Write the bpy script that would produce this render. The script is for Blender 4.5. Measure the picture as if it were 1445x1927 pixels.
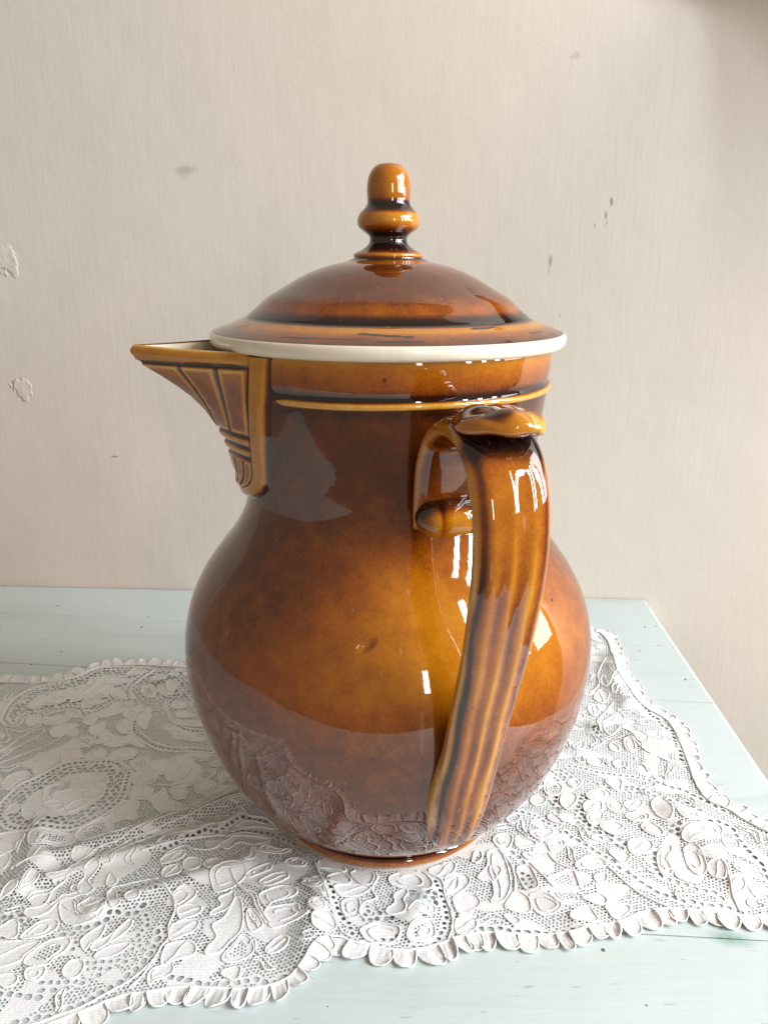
import bpy, bmesh, math, random
import numpy as np
from mathutils import Vector, Matrix

# ------------------------------------------------------------------ clean
for o in list(bpy.data.objects):
    bpy.data.objects.remove(o, do_unlink=True)
scene = bpy.context.scene
COL = scene.collection
random.seed(7)
RNG = np.random.default_rng(11)

# ------------------------------------------------------------------ camera
cam_d = bpy.data.cameras.new('camera')
cam_d.sensor_fit = 'VERTICAL'
cam_d.sensor_height = 36.0
cam_d.lens = 1500.0 / 1927.0 * 36.0
cam_d.clip_start = 0.01
cam_d.clip_end = 50.0
cam = bpy.data.objects.new('camera', cam_d)
COL.objects.link(cam)
cam.location = (-0.0018, -0.36996, 0.27449)
cam.rotation_euler = (math.pi / 2 - 0.302137, 0, 0)
scene.camera = cam

# ------------------------------------------------------------------ world: dim warm room light
world = bpy.data.worlds.new('World')
scene.world = world
world.use_nodes = True
bg = world.node_tree.nodes['Background']
bg.inputs['Color'].default_value = (1.0, 0.84, 0.66, 1)
bg.inputs['Strength'].default_value = 0.27

# ------------------------------------------------------------------ lamps: the windows of the room
def area(name, loc, target, sx, sy, power, col):
    l = bpy.data.lights.new(name, 'AREA')
    l.shape = 'RECTANGLE'
    l.size, l.size_y = sx, sy
    l.energy = power
    l.color = col
    o = bpy.data.objects.new(name, l)
    COL.objects.link(o)
    o.location = loc
    d = Vector(target) - Vector(loc)
    o.rotation_euler = d.to_track_quat('-Z', 'Y').to_euler()
    return o
area('window_light', (1.58, 0.02, 0.80), (0.0, 0.05, 0.12), 0.50, 1.20, 14.0, (0.93, 0.98, 1.0))
# the bright panes between the curtains and glazing bars
for az, pw in ((52, 8.0), (64, 16.0), (76, 19.0)):
    a_ = math.radians(az)
    area('window_pane_light', (1.5 * math.sin(a_), -1.5 * math.cos(a_), 0.78), (0.0, 0.03, 0.14), 0.10, 1.05, pw, (0.94, 0.98, 1.0))
area('far_window_light', (0.80, -2.30, 0.62), (0, 0, 0.15), 0.16, 0.70, 7.0, (1.0, 0.80, 0.70))

# ------------------------------------------------------------------ colour management
vs = scene.view_settings
vs.view_transform = 'Standard'
vs.look = 'None'
vs.gamma = 1.0
vs.exposure = 0.17
vs.use_curve_mapping = False
scene.cycles.max_bounces = 5
scene.cycles.diffuse_bounces = 3
scene.cycles.glossy_bounces = 3
scene.cycles.caustics_reflective = False
scene.cycles.caustics_refractive = False

# ------------------------------------------------------------------ helpers
def tag(o, label=None, cat=None, group=None, kind=None):
    if label: o['label'] = label
    if cat: o['category'] = cat
    if group: o['group'] = group
    if kind: o['kind'] = kind
    return o

def empty(name, loc=(0, 0, 0)):
    o = bpy.data.objects.new(name, None)
    o.empty_display_size = 0.02
    COL.objects.link(o)
    o.location = loc
    return o

def mesh_obj(name, verts, faces, mat, parent=None, smooth=True, attr=None):
    me = bpy.data.meshes.new(name)
    me.from_pydata([tuple(v) for v in verts], [], [tuple(f) for f in faces])
    if attr is not None:
        a = me.attributes.new('glaze', 'FLOAT', 'POINT')
        a.data.foreach_set('value', np.asarray(attr, np.float32))
    if smooth:
        me.polygons.foreach_set('use_smooth', np.ones(len(me.polygons), bool))
    me.materials.append(mat)
    me.update()
    o = bpy.data.objects.new(name, me)
    COL.objects.link(o)
    if parent: o.parent = parent
    return o

def tri_obj(name, V, T, mat, parent=None):
    """big triangle mesh straight from numpy arrays"""
    me = bpy.data.meshes.new(name)
    me.vertices.add(len(V)); me.vertices.foreach_set('co', np.asarray(V, np.float32).ravel())
    n = len(T)
    me.loops.add(3 * n); me.loops.foreach_set('vertex_index', np.asarray(T, np.int32).ravel())
    me.polygons.add(n)
    me.polygons.foreach_set('loop_start', np.arange(0, 3 * n, 3, dtype=np.int32))
    me.polygons.foreach_set('use_smooth', np.ones(n, bool))
    me.materials.append(mat)
    me.update(calc_edges=True)
    me.validate()
    o = bpy.data.objects.new(name, me)
    COL.objects.link(o)
    if parent: o.parent = parent
    return o

def catmull(P, closed=False, sub=8):
    P = np.asarray(P, float)
    n = len(P)
    out = []
    rng = range(n) if closed else range(n - 1)
    for i in rng:
        if closed:
            a, b, c, d = P[i - 1], P[i], P[(i + 1) % n], P[(i + 2) % n]
        else:
            a, b, c, d = P[max(i - 1, 0)], P[i], P[i + 1], P[min(i + 2, n - 1)]
        for k in range(sub):
            t = k / sub
            out.append(0.5 * ((2 * b) + (c - a) * t + (2 * a - 5 * b + 4 * c - d) * t * t + (3 * b - a - 3 * c + d) * t ** 3))
    if not closed: out.append(P[-1])
    return np.array(out)

def resample(P, step, closed=False):
    if closed: P = np.vstack([P, P[:1]])
    d = np.r_[0, np.cumsum(np.linalg.norm(np.diff(P, axis=0), axis=1))]
    n = max(2, int(round(d[-1] / step)))
    s = np.linspace(0, d[-1], n + 1)
    if closed: s = s[:-1]
    return np.stack([np.interp(s, d, P[:, k]) for k in range(P.shape[1])], 1)

def smoothstep(a, b, x):
    t = np.clip((x - a) / (b - a), 0, 1)
    return t * t * (3 - 2 * t)

# ------------------------------------------------------------------ materials
def new_mat(name):
    m = bpy.data.materials.new(name)
    m.use_nodes = True
    nt = m.node_tree
    return m, nt, nt.nodes['Principled BSDF']

def N(nt, kind, **kw):
    n = nt.nodes.new(kind)
    for k, v in kw.items():
        if k in n.inputs: n.inputs[k].default_value = v
        else: setattr(n, k, v)
    return n

def ramp(nt, stops, src=None, interp='LINEAR'):
    r = nt.nodes.new('ShaderNodeValToRGB')
    cr = r.color_ramp
    cr.interpolation = interp
    while len(cr.elements) < len(stops): cr.elements.new(0.5)
    for e, (p, c) in zip(cr.elements, stops):
        e.position = p
        e.color = (*c, 1) if len(c) == 3 else c
    if src is not None: nt.links.new(src, r.inputs[0])
    return r

def math_node(nt, op, a, b=None, clamp=False):
    n = nt.nodes.new('ShaderNodeMath'); n.operation = op; n.use_clamp = clamp
    for i, v in enumerate((a, b)):
        if v is None: continue
        if hasattr(v, 'links') or hasattr(v, 'is_output'): nt.links.new(v, n.inputs[i])
        else: n.inputs[i].default_value = v
    return n.outputs[0]

def mix_col(nt, fac, a, b, mode='MIX'):
    n = nt.nodes.new('ShaderNodeMix'); n.data_type = 'RGBA'; n.blend_type = mode
    for sock, v in ((n.inputs[0], fac), (n.inputs[6], a), (n.inputs[7], b)):
        if hasattr(v, 'is_output'): nt.links.new(v, sock)
        elif isinstance(v, (int, float)): sock.default_value = v
        else: sock.default_value = (*v, 1)
    return n.outputs[2]

def coords(nt, scale=(1, 1, 1), rot=(0, 0, 0), loc=(0, 0, 0)):
    tc = nt.nodes.new('ShaderNodeTexCoord')
    mp = nt.nodes.new('ShaderNodeMapping')
    mp.inputs['Scale'].default_value = scale
    mp.inputs['Rotation'].default_value = rot
    mp.inputs['Location'].default_value = loc
    nt.links.new(tc.outputs['Object'], mp.inputs[0])
    return mp.outputs[0]

def noise(nt, vec, scale, detail=4, rough=0.55, dist=0.0):
    n = N(nt, 'ShaderNodeTexNoise', Scale=scale, Detail=detail, Roughness=rough, Distortion=dist)
    nt.links.new(vec, n.inputs['Vector'])
    return n.outputs['Fac']

def bump(nt, h, strength, dist, prev=None):
    b = N(nt, 'ShaderNodeBump', Strength=strength, Distance=dist)
    nt.links.new(h, b.inputs['Height'])
    if prev is not None: nt.links.new(prev, b.inputs['Normal'])
    return b.outputs[0]

def spot(nt, vec, c, rx, ry, soft=0.35, rot=0.0, axes=(0, 2)):
    """soft elliptical stain mask in object space (two axes)"""
    sp = nt.nodes.new('ShaderNodeSeparateXYZ'); nt.links.new(vec, sp.inputs[0])
    a = math_node(nt, 'SUBTRACT', sp.outputs[axes[0]], c[0])
    b = math_node(nt, 'SUBTRACT', sp.outputs[axes[1]], c[1])
    ca, sa = math.cos(rot), math.sin(rot)
    p = math_node(nt, 'ADD', math_node(nt, 'MULTIPLY', a, ca / rx), math_node(nt, 'MULTIPLY', b, sa / rx))
    q = math_node(nt, 'ADD', math_node(nt, 'MULTIPLY', a, -sa / ry), math_node(nt, 'MULTIPLY', b, ca / ry))
    d = math_node(nt, 'SQRT', math_node(nt, 'ADD', math_node(nt, 'MULTIPLY', p, p), math_node(nt, 'MULTIPLY', q, q)))
    mr = N(nt, 'ShaderNodeMapRange'); mr.interpolation_type = 'SMOOTHSTEP'
    nt.links.new(d, mr.inputs['Value'])
    mr.inputs['From Min'].default_value = 1 + soft; mr.inputs['From Max'].default_value = max(1 - soft, 0)
    return mr.outputs[0]

# brown translucent majolica glaze: 'glaze' attribute = how thick it lies (0 thin gold .. 1 pooled black-brown)
def glaze_mat():
    m, nt, p = new_mat('brown_glaze')
    at = N(nt, 'ShaderNodeAttribute', attribute_name='glaze')
    v = coords(nt)
    n1 = noise(nt, v, 16, 3, .5, .6)
    n2 = noise(nt, v, 120, 5, .6)
    n3 = noise(nt, v, 900, 2, .5)
    g = math_node(nt, 'ADD', at.outputs['Fac'], math_node(nt, 'MULTIPLY', math_node(nt, 'SUBTRACT', n1, .5), .22))
    g = math_node(nt, 'ADD', g, math_node(nt, 'MULTIPLY', math_node(nt, 'SUBTRACT', n2, .5), .26))
    g = math_node(nt, 'ADD', g, math_node(nt, 'MULTIPLY', math_node(nt, 'SUBTRACT', n3, .5), .16), True)
    r = ramp(nt, [(0.0, (.66, .43, .15)), (.16, (.54, .25, .020)), (.34, (.44, .148, .005)), (.50, (.280, .068, .003)),
                  (.64, (.115, .024, .003)), (.82, (.025, .006, .003)), (1.0, (.008, .004, .004))], g)
    # pinholes and fine scratches in the glaze
    vo = N(nt, 'ShaderNodeTexVoronoi', Scale=95.0); nt.links.new(v, vo.inputs['Vector'])
    pk = ramp(nt, [(.70, (0, 0, 0)), (.90, (1, 1, 1))], vo.outputs['Color'])
    pit = math_node(nt, 'LESS_THAN', vo.outputs['Distance'], math_node(nt, 'MULTIPLY', pk.outputs[0], .10))
    scr = ramp(nt, [(.755, (0, 0, 0)), (.775, (1, 1, 1))], noise(nt, coords(nt, (300, 300, 22), (.5, .3, .2)), 1, 1, .5))
    cc_ = mix_col(nt, math_node(nt, 'MULTIPLY', pit, .75), r.outputs[0], (.012, .006, .004))
    cc_ = mix_col(nt, math_node(nt, 'MULTIPLY', scr.outputs[0], .16), cc_, (.62, .42, .28))
    nt.links.new(cc_, p.inputs['Base Color'])
    # scuffs in the gloss
    sc = noise(nt, v, 60, 6, .7, .4)
    rr = ramp(nt, [(.45, (.025,) * 3), (.78, (.075,) * 3)], sc)
    nt.links.new(rr.outputs[0], p.inputs['Roughness'])
    p.inputs['IOR'].default_value = 1.74
    b = bump(nt, noise(nt, v, 20, 1, .4, .3), .12, .006)
    b = bump(nt, noise(nt, v, 240, 2, .5), .02, .0012, b)
    b = bump(nt, pit, .6, -.0008, b)
    b = bump(nt, spot(nt, v, (-.0085, .1325), .0030, .0013, .8, .5), .8, -.0016, b)      # the dimple on the belly
    nt.links.new(b, p.inputs['Normal'])
    return m

def cream_mat():
    m, nt, p = new_mat('cream_glaze')
    v = coords(nt)
    r = ramp(nt, [(.3, (.76, .68, .54)), (.7, (.82, .75, .62))], noise(nt, v, 90, 5, .6))
    k = noise(nt, v, 420, 2, .5)
    kk = ramp(nt, [(.70, (0, 0, 0)), (.76, (1, 1, 1))], k)
    c = mix_col(nt, math_node(nt, 'MULTIPLY', kk.outputs[0], .25), r.outputs[0], (.45, .33, .2))
    nt.links.new(c, p.inputs['Base Color'])
    p.inputs['Roughness'].default_value = .22
    p.inputs['Coat Weight'].default_value = .4
    p.inputs['Coat Roughness'].default_value = .08
    nt.links.new(bump(nt, noise(nt, v, 60, 3, .5), .12, .003), p.inputs['Normal'])
    return m

def wall_mat():
    m, nt, p = new_mat('painted_plaster')
    v = coords(nt)
    base = ramp(nt, [(.3, (.600, .556, .488)), (.7, (.645, .600, .530))], noise(nt, v, 3.5, 4, .6, .5))
    pink = ramp(nt, [(.40, (0, 0, 0)), (.66, (1, 1, 1))], noise(nt, coords(nt, (1, 1, 1), (0, 0, 0), (.35, 0, .2)), 2.6, 2, .5))
    c = mix_col(nt, math_node(nt, 'MULTIPLY', pink.outputs[0], .8), base.outputs[0], (.680, .580, .520))
    # old drips and scuffs on the paint (wall local x, z)
    for (cx, cz, rx, rz, rot, soft, col, amt) in WALL_MARKS:
        s = spot(nt, v, (cx, cz), rx, rz, soft, rot)
        c = mix_col(nt, math_node(nt, 'MULTIPLY', s, amt), c, col)
    fl = ramp(nt, [(.735, (0, 0, 0)), (.76, (1, 1, 1))], noise(nt, v, 55, 3, .55))
    c = mix_col(nt, math_node(nt, 'MULTIPLY', fl.outputs[0], .35), c, (.36, .31, .27))
    nt.links.new(c, p.inputs['Base Color'])
    p.inputs['Roughness'].default_value = .62
    p.inputs['Specular IOR Level'].default_value = .3
    # brush strokes: long noise, upright on the left, slanting on the right
    s1 = noise(nt, coords(nt, (260, 1, 22)), 1, 3, .6)
    s2 = noise(nt, coords(nt, (260, 1, 24), (0, math.radians(-24), 0)), 1, 3, .6)
    msk = ramp(nt, [(.42, (0, 0, 0)), (.58, (1, 1, 1))], noise(nt, v, 5, 2, .5))
    st = mix_col(nt, msk.outputs[0], s1, s2)
    stm = math_node(nt, 'MULTIPLY', st, noise(nt, v, 9, 2, .5))
    b = bump(nt, stm, .20, .0014)
    b = bump(nt, noise(nt, v, 420, 2, .6), .10, .0011, b)
    b = bump(nt, noise(nt, v, 14, 3, .5), .16, .009, b)
    for (cx, cz, rx, rz) in WALL_CHIPS:
        nz = N(nt, 'ShaderNodeTexNoise', Scale=130.0, Detail=2.0); nt.links.new(v, nz.inputs['Vector'])
        ad = nt.nodes.new('ShaderNodeVectorMath'); ad.operation = 'MULTIPLY_ADD'
        nt.links.new(nz.outputs['Color'], ad.inputs[0]); ad.inputs[1].default_value = (.016, .016, .016); nt.links.new(v, ad.inputs[2])
        s = spot(nt, ad.outputs[0], (cx + .008, cz + .008), rx, rz, .15, .3)
        h = math_node(nt, 'MULTIPLY', s, math_node(nt, 'ADD', nz.outputs['Fac'], .4))
        b = bump(nt, h, .45, .0022, b)
    nt.links.new(b, p.inputs['Normal'])
    return m

def paint_mat():
    m, nt, p = new_mat('mint_paint')
    v = coords(nt)
    base = ramp(nt, [(.3, (.560, .640, .640)), (.7, (.605, .680, .680))], noise(nt, v, 7, 4, .6, .4))
    # grey wear that follows the boards
    wear = ramp(nt, [(.56, (0, 0, 0)), (.74, (1, 1, 1))], noise(nt, coords(nt, (7, 60, 7), (0, 0, math.radians(6))), 1, 5, .65, .3))
    c = mix_col(nt, math_node(nt, 'MULTIPLY', wear.outputs[0], .38), base.outputs[0], (.40, .44, .41))
    # scratches
    scr = ramp(nt, [(.705, (0, 0, 0)), (.73, (1, 1, 1))], noise(nt, coords(nt, (80, 420, 80), (0, 0, math.radians(7))), 1, 2, .4))
    c = mix_col(nt, math_node(nt, 'MULTIPLY', scr.outputs[0], .35), c, (.25, .25, .22))
    # pin-head chips
    vo = N(nt, 'ShaderNodeTexVoronoi', voronoi_dimensions='2D', Scale=48.0); nt.links.new(v, vo.inputs['Vector'])
    th = math_node(nt, 'MULTIPLY', ramp(nt, [(.62, (0, 0, 0)), (.85, (1, 1, 1))], vo.outputs['Color']).outputs[0], .05)
    ch = math_node(nt, 'LESS_THAN', vo.outputs['Distance'], th)
    c = mix_col(nt, math_node(nt, 'MULTIPLY', ch, .85), c, (.05, .045, .04))
    s = spot(nt, v, (.1463, -.099), .0075, .0032, .9, -.2, (0, 1))
    sm = math_node(nt, 'MULTIPLY', s, noise(nt, v, 300, 4, .7))
    c = mix_col(nt, sm, c, (.03, .22, .13))
    nt.links.new(c, p.inputs['Base Color'])
    p.inputs['Roughness'].default_value = .38
    b = bump(nt, noise(nt, coords(nt, (12, 190, 12), (0, 0, math.radians(6))), 1, 4, .6), .24, .0014)
    b = bump(nt, noise(nt, v, 30, 3, .5), .2, .002, b)
    b = bump(nt, ch, .5, -.0006, b)
    nt.links.new(b, p.inputs['Normal'])
    return m

def cotton_mat(name='white_cotton', c0=(.87, .88, .885), c1=(.91, .92, .925), rib=.0):
    m, nt, p = new_mat(name)
    v = coords(nt)
    r = ramp(nt, [(.3, c0), (.7, c1)], noise(nt, v, 14, 3, .5))
    st = ramp(nt, [(.60, (0, 0, 0)), (.78, (1, 1, 1))], noise(nt, v, 24, 4, .6, .5))
    c = mix_col(nt, math_node(nt, 'MULTIPLY', st.outputs[0], .25), r.outputs[0], (.66, .61, .52))
    nt.links.new(c, p.inputs['Base Color'])
    p.inputs['Roughness'].default_value = .92
    p.inputs['Specular IOR Level'].default_value = .15
    w = N(nt, 'ShaderNodeTexWave', Scale=440.0, Distortion=3.0, Detail=1.0); w.bands_direction = 'Y'
    nt.links.new(v, w.inputs['Vector'])
    b = bump(nt, w.outputs['Fac'], .10 + rib, .0004)
    b = bump(nt, noise(nt, v, 1100, 2, .6), .40, .0005, b)
    b = bump(nt, noise(nt, v, 200, 2, .6), .22, .0009, b)
    nt.links.new(b, p.inputs['Normal'])
    return m

WALL_MARKS = [  # x, z, rx, rz, rot, soft, colour, amount
    (.1674, .3185, .0011, .0030, .12, .35, (.22, .18, .15), .75),
    (.1640, .3090, .0009, .0026, .05, .35, (.22, .18, .15), .70),
    (.1565, .3020, .0006, .0015, .0, .4, (.25, .2, .17), .60),
    (.1650, .3035, .0005, .0018, -.5, .4, (.25, .2, .17), .55),
    (.1250, .2765, .0013, .0040, -.05, .35, (.28, .24, .20), .65),
    (.1243, .2700, .0004, .0040, -.15, .5, (.28, .24, .20), .50),
    (.1345, .2360, .0005, .0018, -.1, .4, (.30, .25, .22), .55),
    (-.1514, .3420, .0070, .0022, .03, .9, (.36, .31, .27), .55),
    (-.1535, .3405, .0045, .0040, .0, .95, (.42, .37, .33), .40),
    (-.2290, .1190, .0028, .0009, .0, .5, (.25, .22, .17), .70),
]
WALL_CHIPS = [(-.2990, .2770, .0100, .0115), (-.2999, .1745, .0070, .0090)]
MAT_GLAZE = glaze_mat()
MAT_CREAM = cream_mat()
MAT_PAINT = paint_mat()
MAT_COTTON = cotton_mat()
MAT_STITCH = cotton_mat('woven_cotton', (.86, .87, .875), (.90, .91, .915), .24)
MAT_WALL = wall_mat()

# ------------------------------------------------------------------ setting: wall
TABLE_Z = -0.0010
WA, WB = Vector((-.3457, .2924, 0)), Vector((.2233, .2626, 0))
wd = (WB - WA).normalized()
p0, p1 = WA - wd * 0.35, WB + wd * 1.0
wn = Vector((-wd.y, wd.x, 0))      # pointing away from the room
# wall mesh in world x/z so that its marks sit where they are read; thickness behind
wall_v = []
for q in (p0, p1):
    for z in (-.7, 1.3):
        wall_v.append((q.x, q.y, z))
for q in (p0, p1):
    for z in (-.7, 1.3):
        w_ = q + wn * .1
        wall_v.append((w_.x, w_.y, z))
wall = mesh_obj('wall', wall_v, [(0, 2, 3, 1), (4, 5, 7, 6), (1, 3, 7, 5), (0, 4, 6, 2), (0, 1, 5, 4), (2, 6, 7, 3)], MAT_WALL, smooth=False)
tag(wall, kind='structure')

def back_y_(x): return WA.y + (x - WA.x) * (WB.y - WA.y) / (WB.x - WA.x)
# unseen board added above the frame to shade the wall's upper right corner
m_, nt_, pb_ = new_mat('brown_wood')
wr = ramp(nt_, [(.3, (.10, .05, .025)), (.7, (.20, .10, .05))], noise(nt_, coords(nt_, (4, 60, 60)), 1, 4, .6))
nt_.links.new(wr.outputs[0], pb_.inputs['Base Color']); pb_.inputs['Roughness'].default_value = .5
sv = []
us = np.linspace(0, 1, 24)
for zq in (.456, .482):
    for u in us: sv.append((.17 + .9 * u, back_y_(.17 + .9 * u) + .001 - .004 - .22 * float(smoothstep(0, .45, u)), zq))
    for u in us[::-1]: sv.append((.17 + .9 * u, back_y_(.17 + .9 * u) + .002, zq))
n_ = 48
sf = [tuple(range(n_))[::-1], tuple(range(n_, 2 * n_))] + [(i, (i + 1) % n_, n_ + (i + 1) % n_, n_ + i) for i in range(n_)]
tag(mesh_obj('added_shade_board', sv, sf, m_, smooth=False), kind='structure')

# ------------------------------------------------------------------ painted plank table
table = empty('painted_table', (0, 0, TABLE_Z))
tag(table, 'pale mint painted plank table top pushed against the wall', 'table')
def back_y(x): return WA.y + (x - WA.x) * (WB.y - WA.y) / (WB.x - WA.x) - .0012
lineA = lambda x: .1986 - .113 * x
lineB = lambda x: .1171 - .113 * x
lineC = lambda x: -.0884 - .070 * x
front = lambda x: -.335 - .03 * x
right_x = lambda y: .2132 + .0385 * y
def plank(ya, yb):
    """one board between two straight joints; right end cut along the table's end, edges eased"""
    g = .00030
    xl = -.62
    def rx(fn):
        x = .21
        for _ in range(4): x = right_x(fn(x))
        return x
    top, bot = [], []
    ra, rb = rx(ya), rx(yb)
    n = 10
    ring = [(xl + (ra - xl) * i / n, 'a') for i in range(n + 1)] + [(rb + (xl - rb) * i / n, 'b') for i in range(n + 1)]
    pts = []
    for x, s in ring:
        y = ya(x) - g if s == 'a' else yb(x) + g
        pts.append((x, y))
    bm = bmesh.new()
    vt = [bm.verts.new((x, y, 0)) for x, y in pts]
    f = bm.faces.new(vt)
    bm.normal_update()
    if f.normal.z < 0: f.normal_flip()
    ex = bmesh.ops.extrude_face_region(bm, geom=[f])
    for e in ex['geom']:
        if isinstance(e, bmesh.types.BMVert): e.co.z -= .028
    bmesh.ops.recalc_face_normals(bm, faces=bm.faces)
    right = [e for e in bm.edges if all(abs(v.co.z) < 1e-6 for v in e.verts) and all(v.co.x > .19 for v in e.verts)]
    long_ = [e for e in bm.edges if all(abs(v.co.z) < 1e-6 for v in e.verts) and e not in right and e.calc_length() < .3 and not all(v.co.x < xl + .001 for v in e.verts)]
    bmesh.ops.bevel(bm, geom=right, offset=.0036, segments=4, affect='EDGES', profile=.5)
    long_ = [e for e in bm.edges if all(abs(v.co.z) < 1e-6 for v in e.verts) and len(e.link_faces) == 2 and e.calc_face_angle(0) > 1.2]
    bmesh.ops.bevel(bm, geom=long_, offset=.0005, segments=1, affect='EDGES')
    me = bpy.data.meshes.new('plank')
    bm.to_mesh(me); bm.free()
    me.materials.append(MAT_PAINT)
    o = bpy.data.objects.new('plank', me)
    COL.objects.link(o); o.parent = table
    return o
plank(back_y, lineA); plank(lineA, lineB); plank(lineB, lineC); plank(lineC, front)

# ------------------------------------------------------------------ jug
PZ = np.array([.012, .022, .035, .05, .065, .08, .095, .11, .122, .134, .145, .156, .168, .185, .205, .2205])
PR = np.array([.0656, .0755, .0843, .0915, .0963, .0996, .1006, .099, .0953, .089, .0811, .0728, .0673, .0678, .0704, .0722])
def pchip(x, y, X):
    h = np.diff(x); d = np.diff(y) / h; m = np.zeros_like(y)
    m[0], m[-1] = d[0], d[-1]
    for i in range(1, len(x) - 1):
        m[i] = (d[i - 1] * h[i] + d[i] * h[i - 1]) / (h[i] + h[i - 1])
    i = np.clip(np.searchsorted(x, X) - 1, 0, len(x) - 2); t = (X - x[i]) / h[i]
    return y[i] * (1 + 2 * t) * (1 - t) ** 2 + m[i] * h[i] * t * (1 - t) ** 2 + y[i + 1] * t * t * (3 - 2 * t) + m[i + 1] * h[i] * t * t * (t - 1)
def RB(z):
    z = np.asarray(z, float)
    return np.where(z > .2205, .0722 + (z - .2205) * .055, pchip(PZ, PR, np.clip(z, .012, .2205)))

def lathe(name, prof, mat, parent, seg=160, attr=None, loc=None, wob=0.0):
    """prof: list of (r, z); r==0 closes with a pole"""
    V, F, A = [], [], []
    rows = []
    for k, (r, z) in enumerate(prof):
        a = 0 if attr is None else attr[k]
        if r < 1e-6:
            rows.append([len(V)]); V.append((0, 0, z)); A.append(a)
        else:
            row = []
            for i in range(seg):
                t = 2 * math.pi * i / seg
                rr = r * (1 + wob * math.sin(2 * t + .6) + .6 * wob * math.sin(3 * t + 2 + 14 * z))
                row.append(len(V)); V.append((rr * math.sin(t), -rr * math.cos(t), z)); A.append(a(t) if callable(a) else a)
            rows.append(row)
    for a, b in zip(rows[:-1], rows[1:]):
        for i in range(seg):
            j = (i + 1) % seg
            if len(a) == 1: F.append((a[0], b[j], b[i]))
            elif len(b) == 1: F.append((a[i], a[j], b[0]))
            else: F.append((a[i], a[j], b[j], b[i]))
    o = mesh_obj(name, V, F, mat, parent, True, A)
    if loc: o.location = loc
    return o

jug = empty('lidded_jug', (0, 0, 0))
tag(jug, 'large brown glazed pot-bellied jug with spout and side handle on white lace', 'jug')

# outer body from the foot up to the rim
prof, gl = [], []
zz = np.r_[np.linspace(.0105, .22, 110)]
for z in (.0085, .0095): prof.append((float(RB(.012)) - .0038 - (.0105 - z) * .5, z)); gl.append(.80)
for z in zz:
    r = float(RB(z)) if z >= .012 else float(RB(.012)) - (.012 - z) * 1.6
    g = .655
    g += .10 * math.exp(-((z - .013) / .006) ** 2)
    g += .03 * float(smoothstep(.115, .160, z))
    g += .10 * math.exp(-((z - .2195) / .0016) ** 2)
    # lighter amber over one broad patch of the belly
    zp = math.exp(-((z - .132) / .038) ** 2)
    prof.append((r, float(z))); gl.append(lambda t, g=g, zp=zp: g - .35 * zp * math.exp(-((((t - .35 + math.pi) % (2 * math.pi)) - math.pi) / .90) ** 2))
# collar above the band: pooled dark just over the bead, amber higher up
for z, dr, g in ((.2212, .0, .70), (.2222, .0000, .72), (.2247, -.0002, .90), (.2256, -.0005, .93), (.2264, -.0003, .80), (.2276, .0002, .60), (.2295, .0004, .54), (.2330, .0005, .48), (.2365, .0006, .40), (.2385, .0006, .28), (.2398, .0003, .12)):
    prof.append((float(RB(z)) + dr, z)); gl.append(g)
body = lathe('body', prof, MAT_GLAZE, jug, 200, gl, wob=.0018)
# cream inside of the vessel with the thick rim
inn = [(.0734, .2398), (.0728, .2406), (.0712, .2408), (.0696, .2404), (.0688, .2385), (.0678, .2300), (.0655, .2050), (.0622, .170), (.075, .145), (.092, .11), (.093, .08), (.085, .05), (.062, .018), (.0, .012)]
lathe('inner_wall', inn, MAT_CREAM, jug, 120)
# foot ring
fp = [(0, .0012), (.050, .0012), (.0535, .0002), (.0575, .0002), (.0592, .0009), (.0600, .0024), (.0598, .0042), (.0588, .0055), (.0572, .0062), (.0569, .0072), (.0577, .0082), (.0590, .0088), (.0594, .0093)]
fg = [.4, .4, .4, .30, .30, .36, .55, .80, .98, 1.0, .90, .70, .72]
lathe('foot_ring', fp, MAT_GLAZE, jug, 160, fg, wob=.002)
# raised bead round the neck, broken where the spout sits
def bead():
    V, F, A = [], [], []
    a0, a1, n, m = math.radians(-38), math.radians(246), 200, 12
    zc, Rc = .2228, float(RB(.2228))
    for i in range(n + 1):
        t = a0 + (a1 - a0) * i / n
        endf = min(1, min(i, n - i) / 3) ** .5
        for k in range(m):
            u = 2 * math.pi * k / m
            r = Rc + .0002 + .00140 * math.cos(u) * endf
            z = zc + .00150 * math.sin(u) * endf + .0002 * math.sin(5 * t)
            V.append((r * math.sin(t), -r * math.cos(t), z))
            A.append(.10 if math.cos(u) > .2 and math.sin(u) > -.75 else .45)
            if math.sin(u) > .8: A[-1] = .42
    for i in range(n):
        for k in range(m):
            F.append((i * m + k, (i + 1) * m + k, (i + 1) * m + (k + 1) % m, i * m + (k + 1) % m))
    return mesh_obj('band', V, F, MAT_GLAZE, jug, True, A)
bead()

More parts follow.
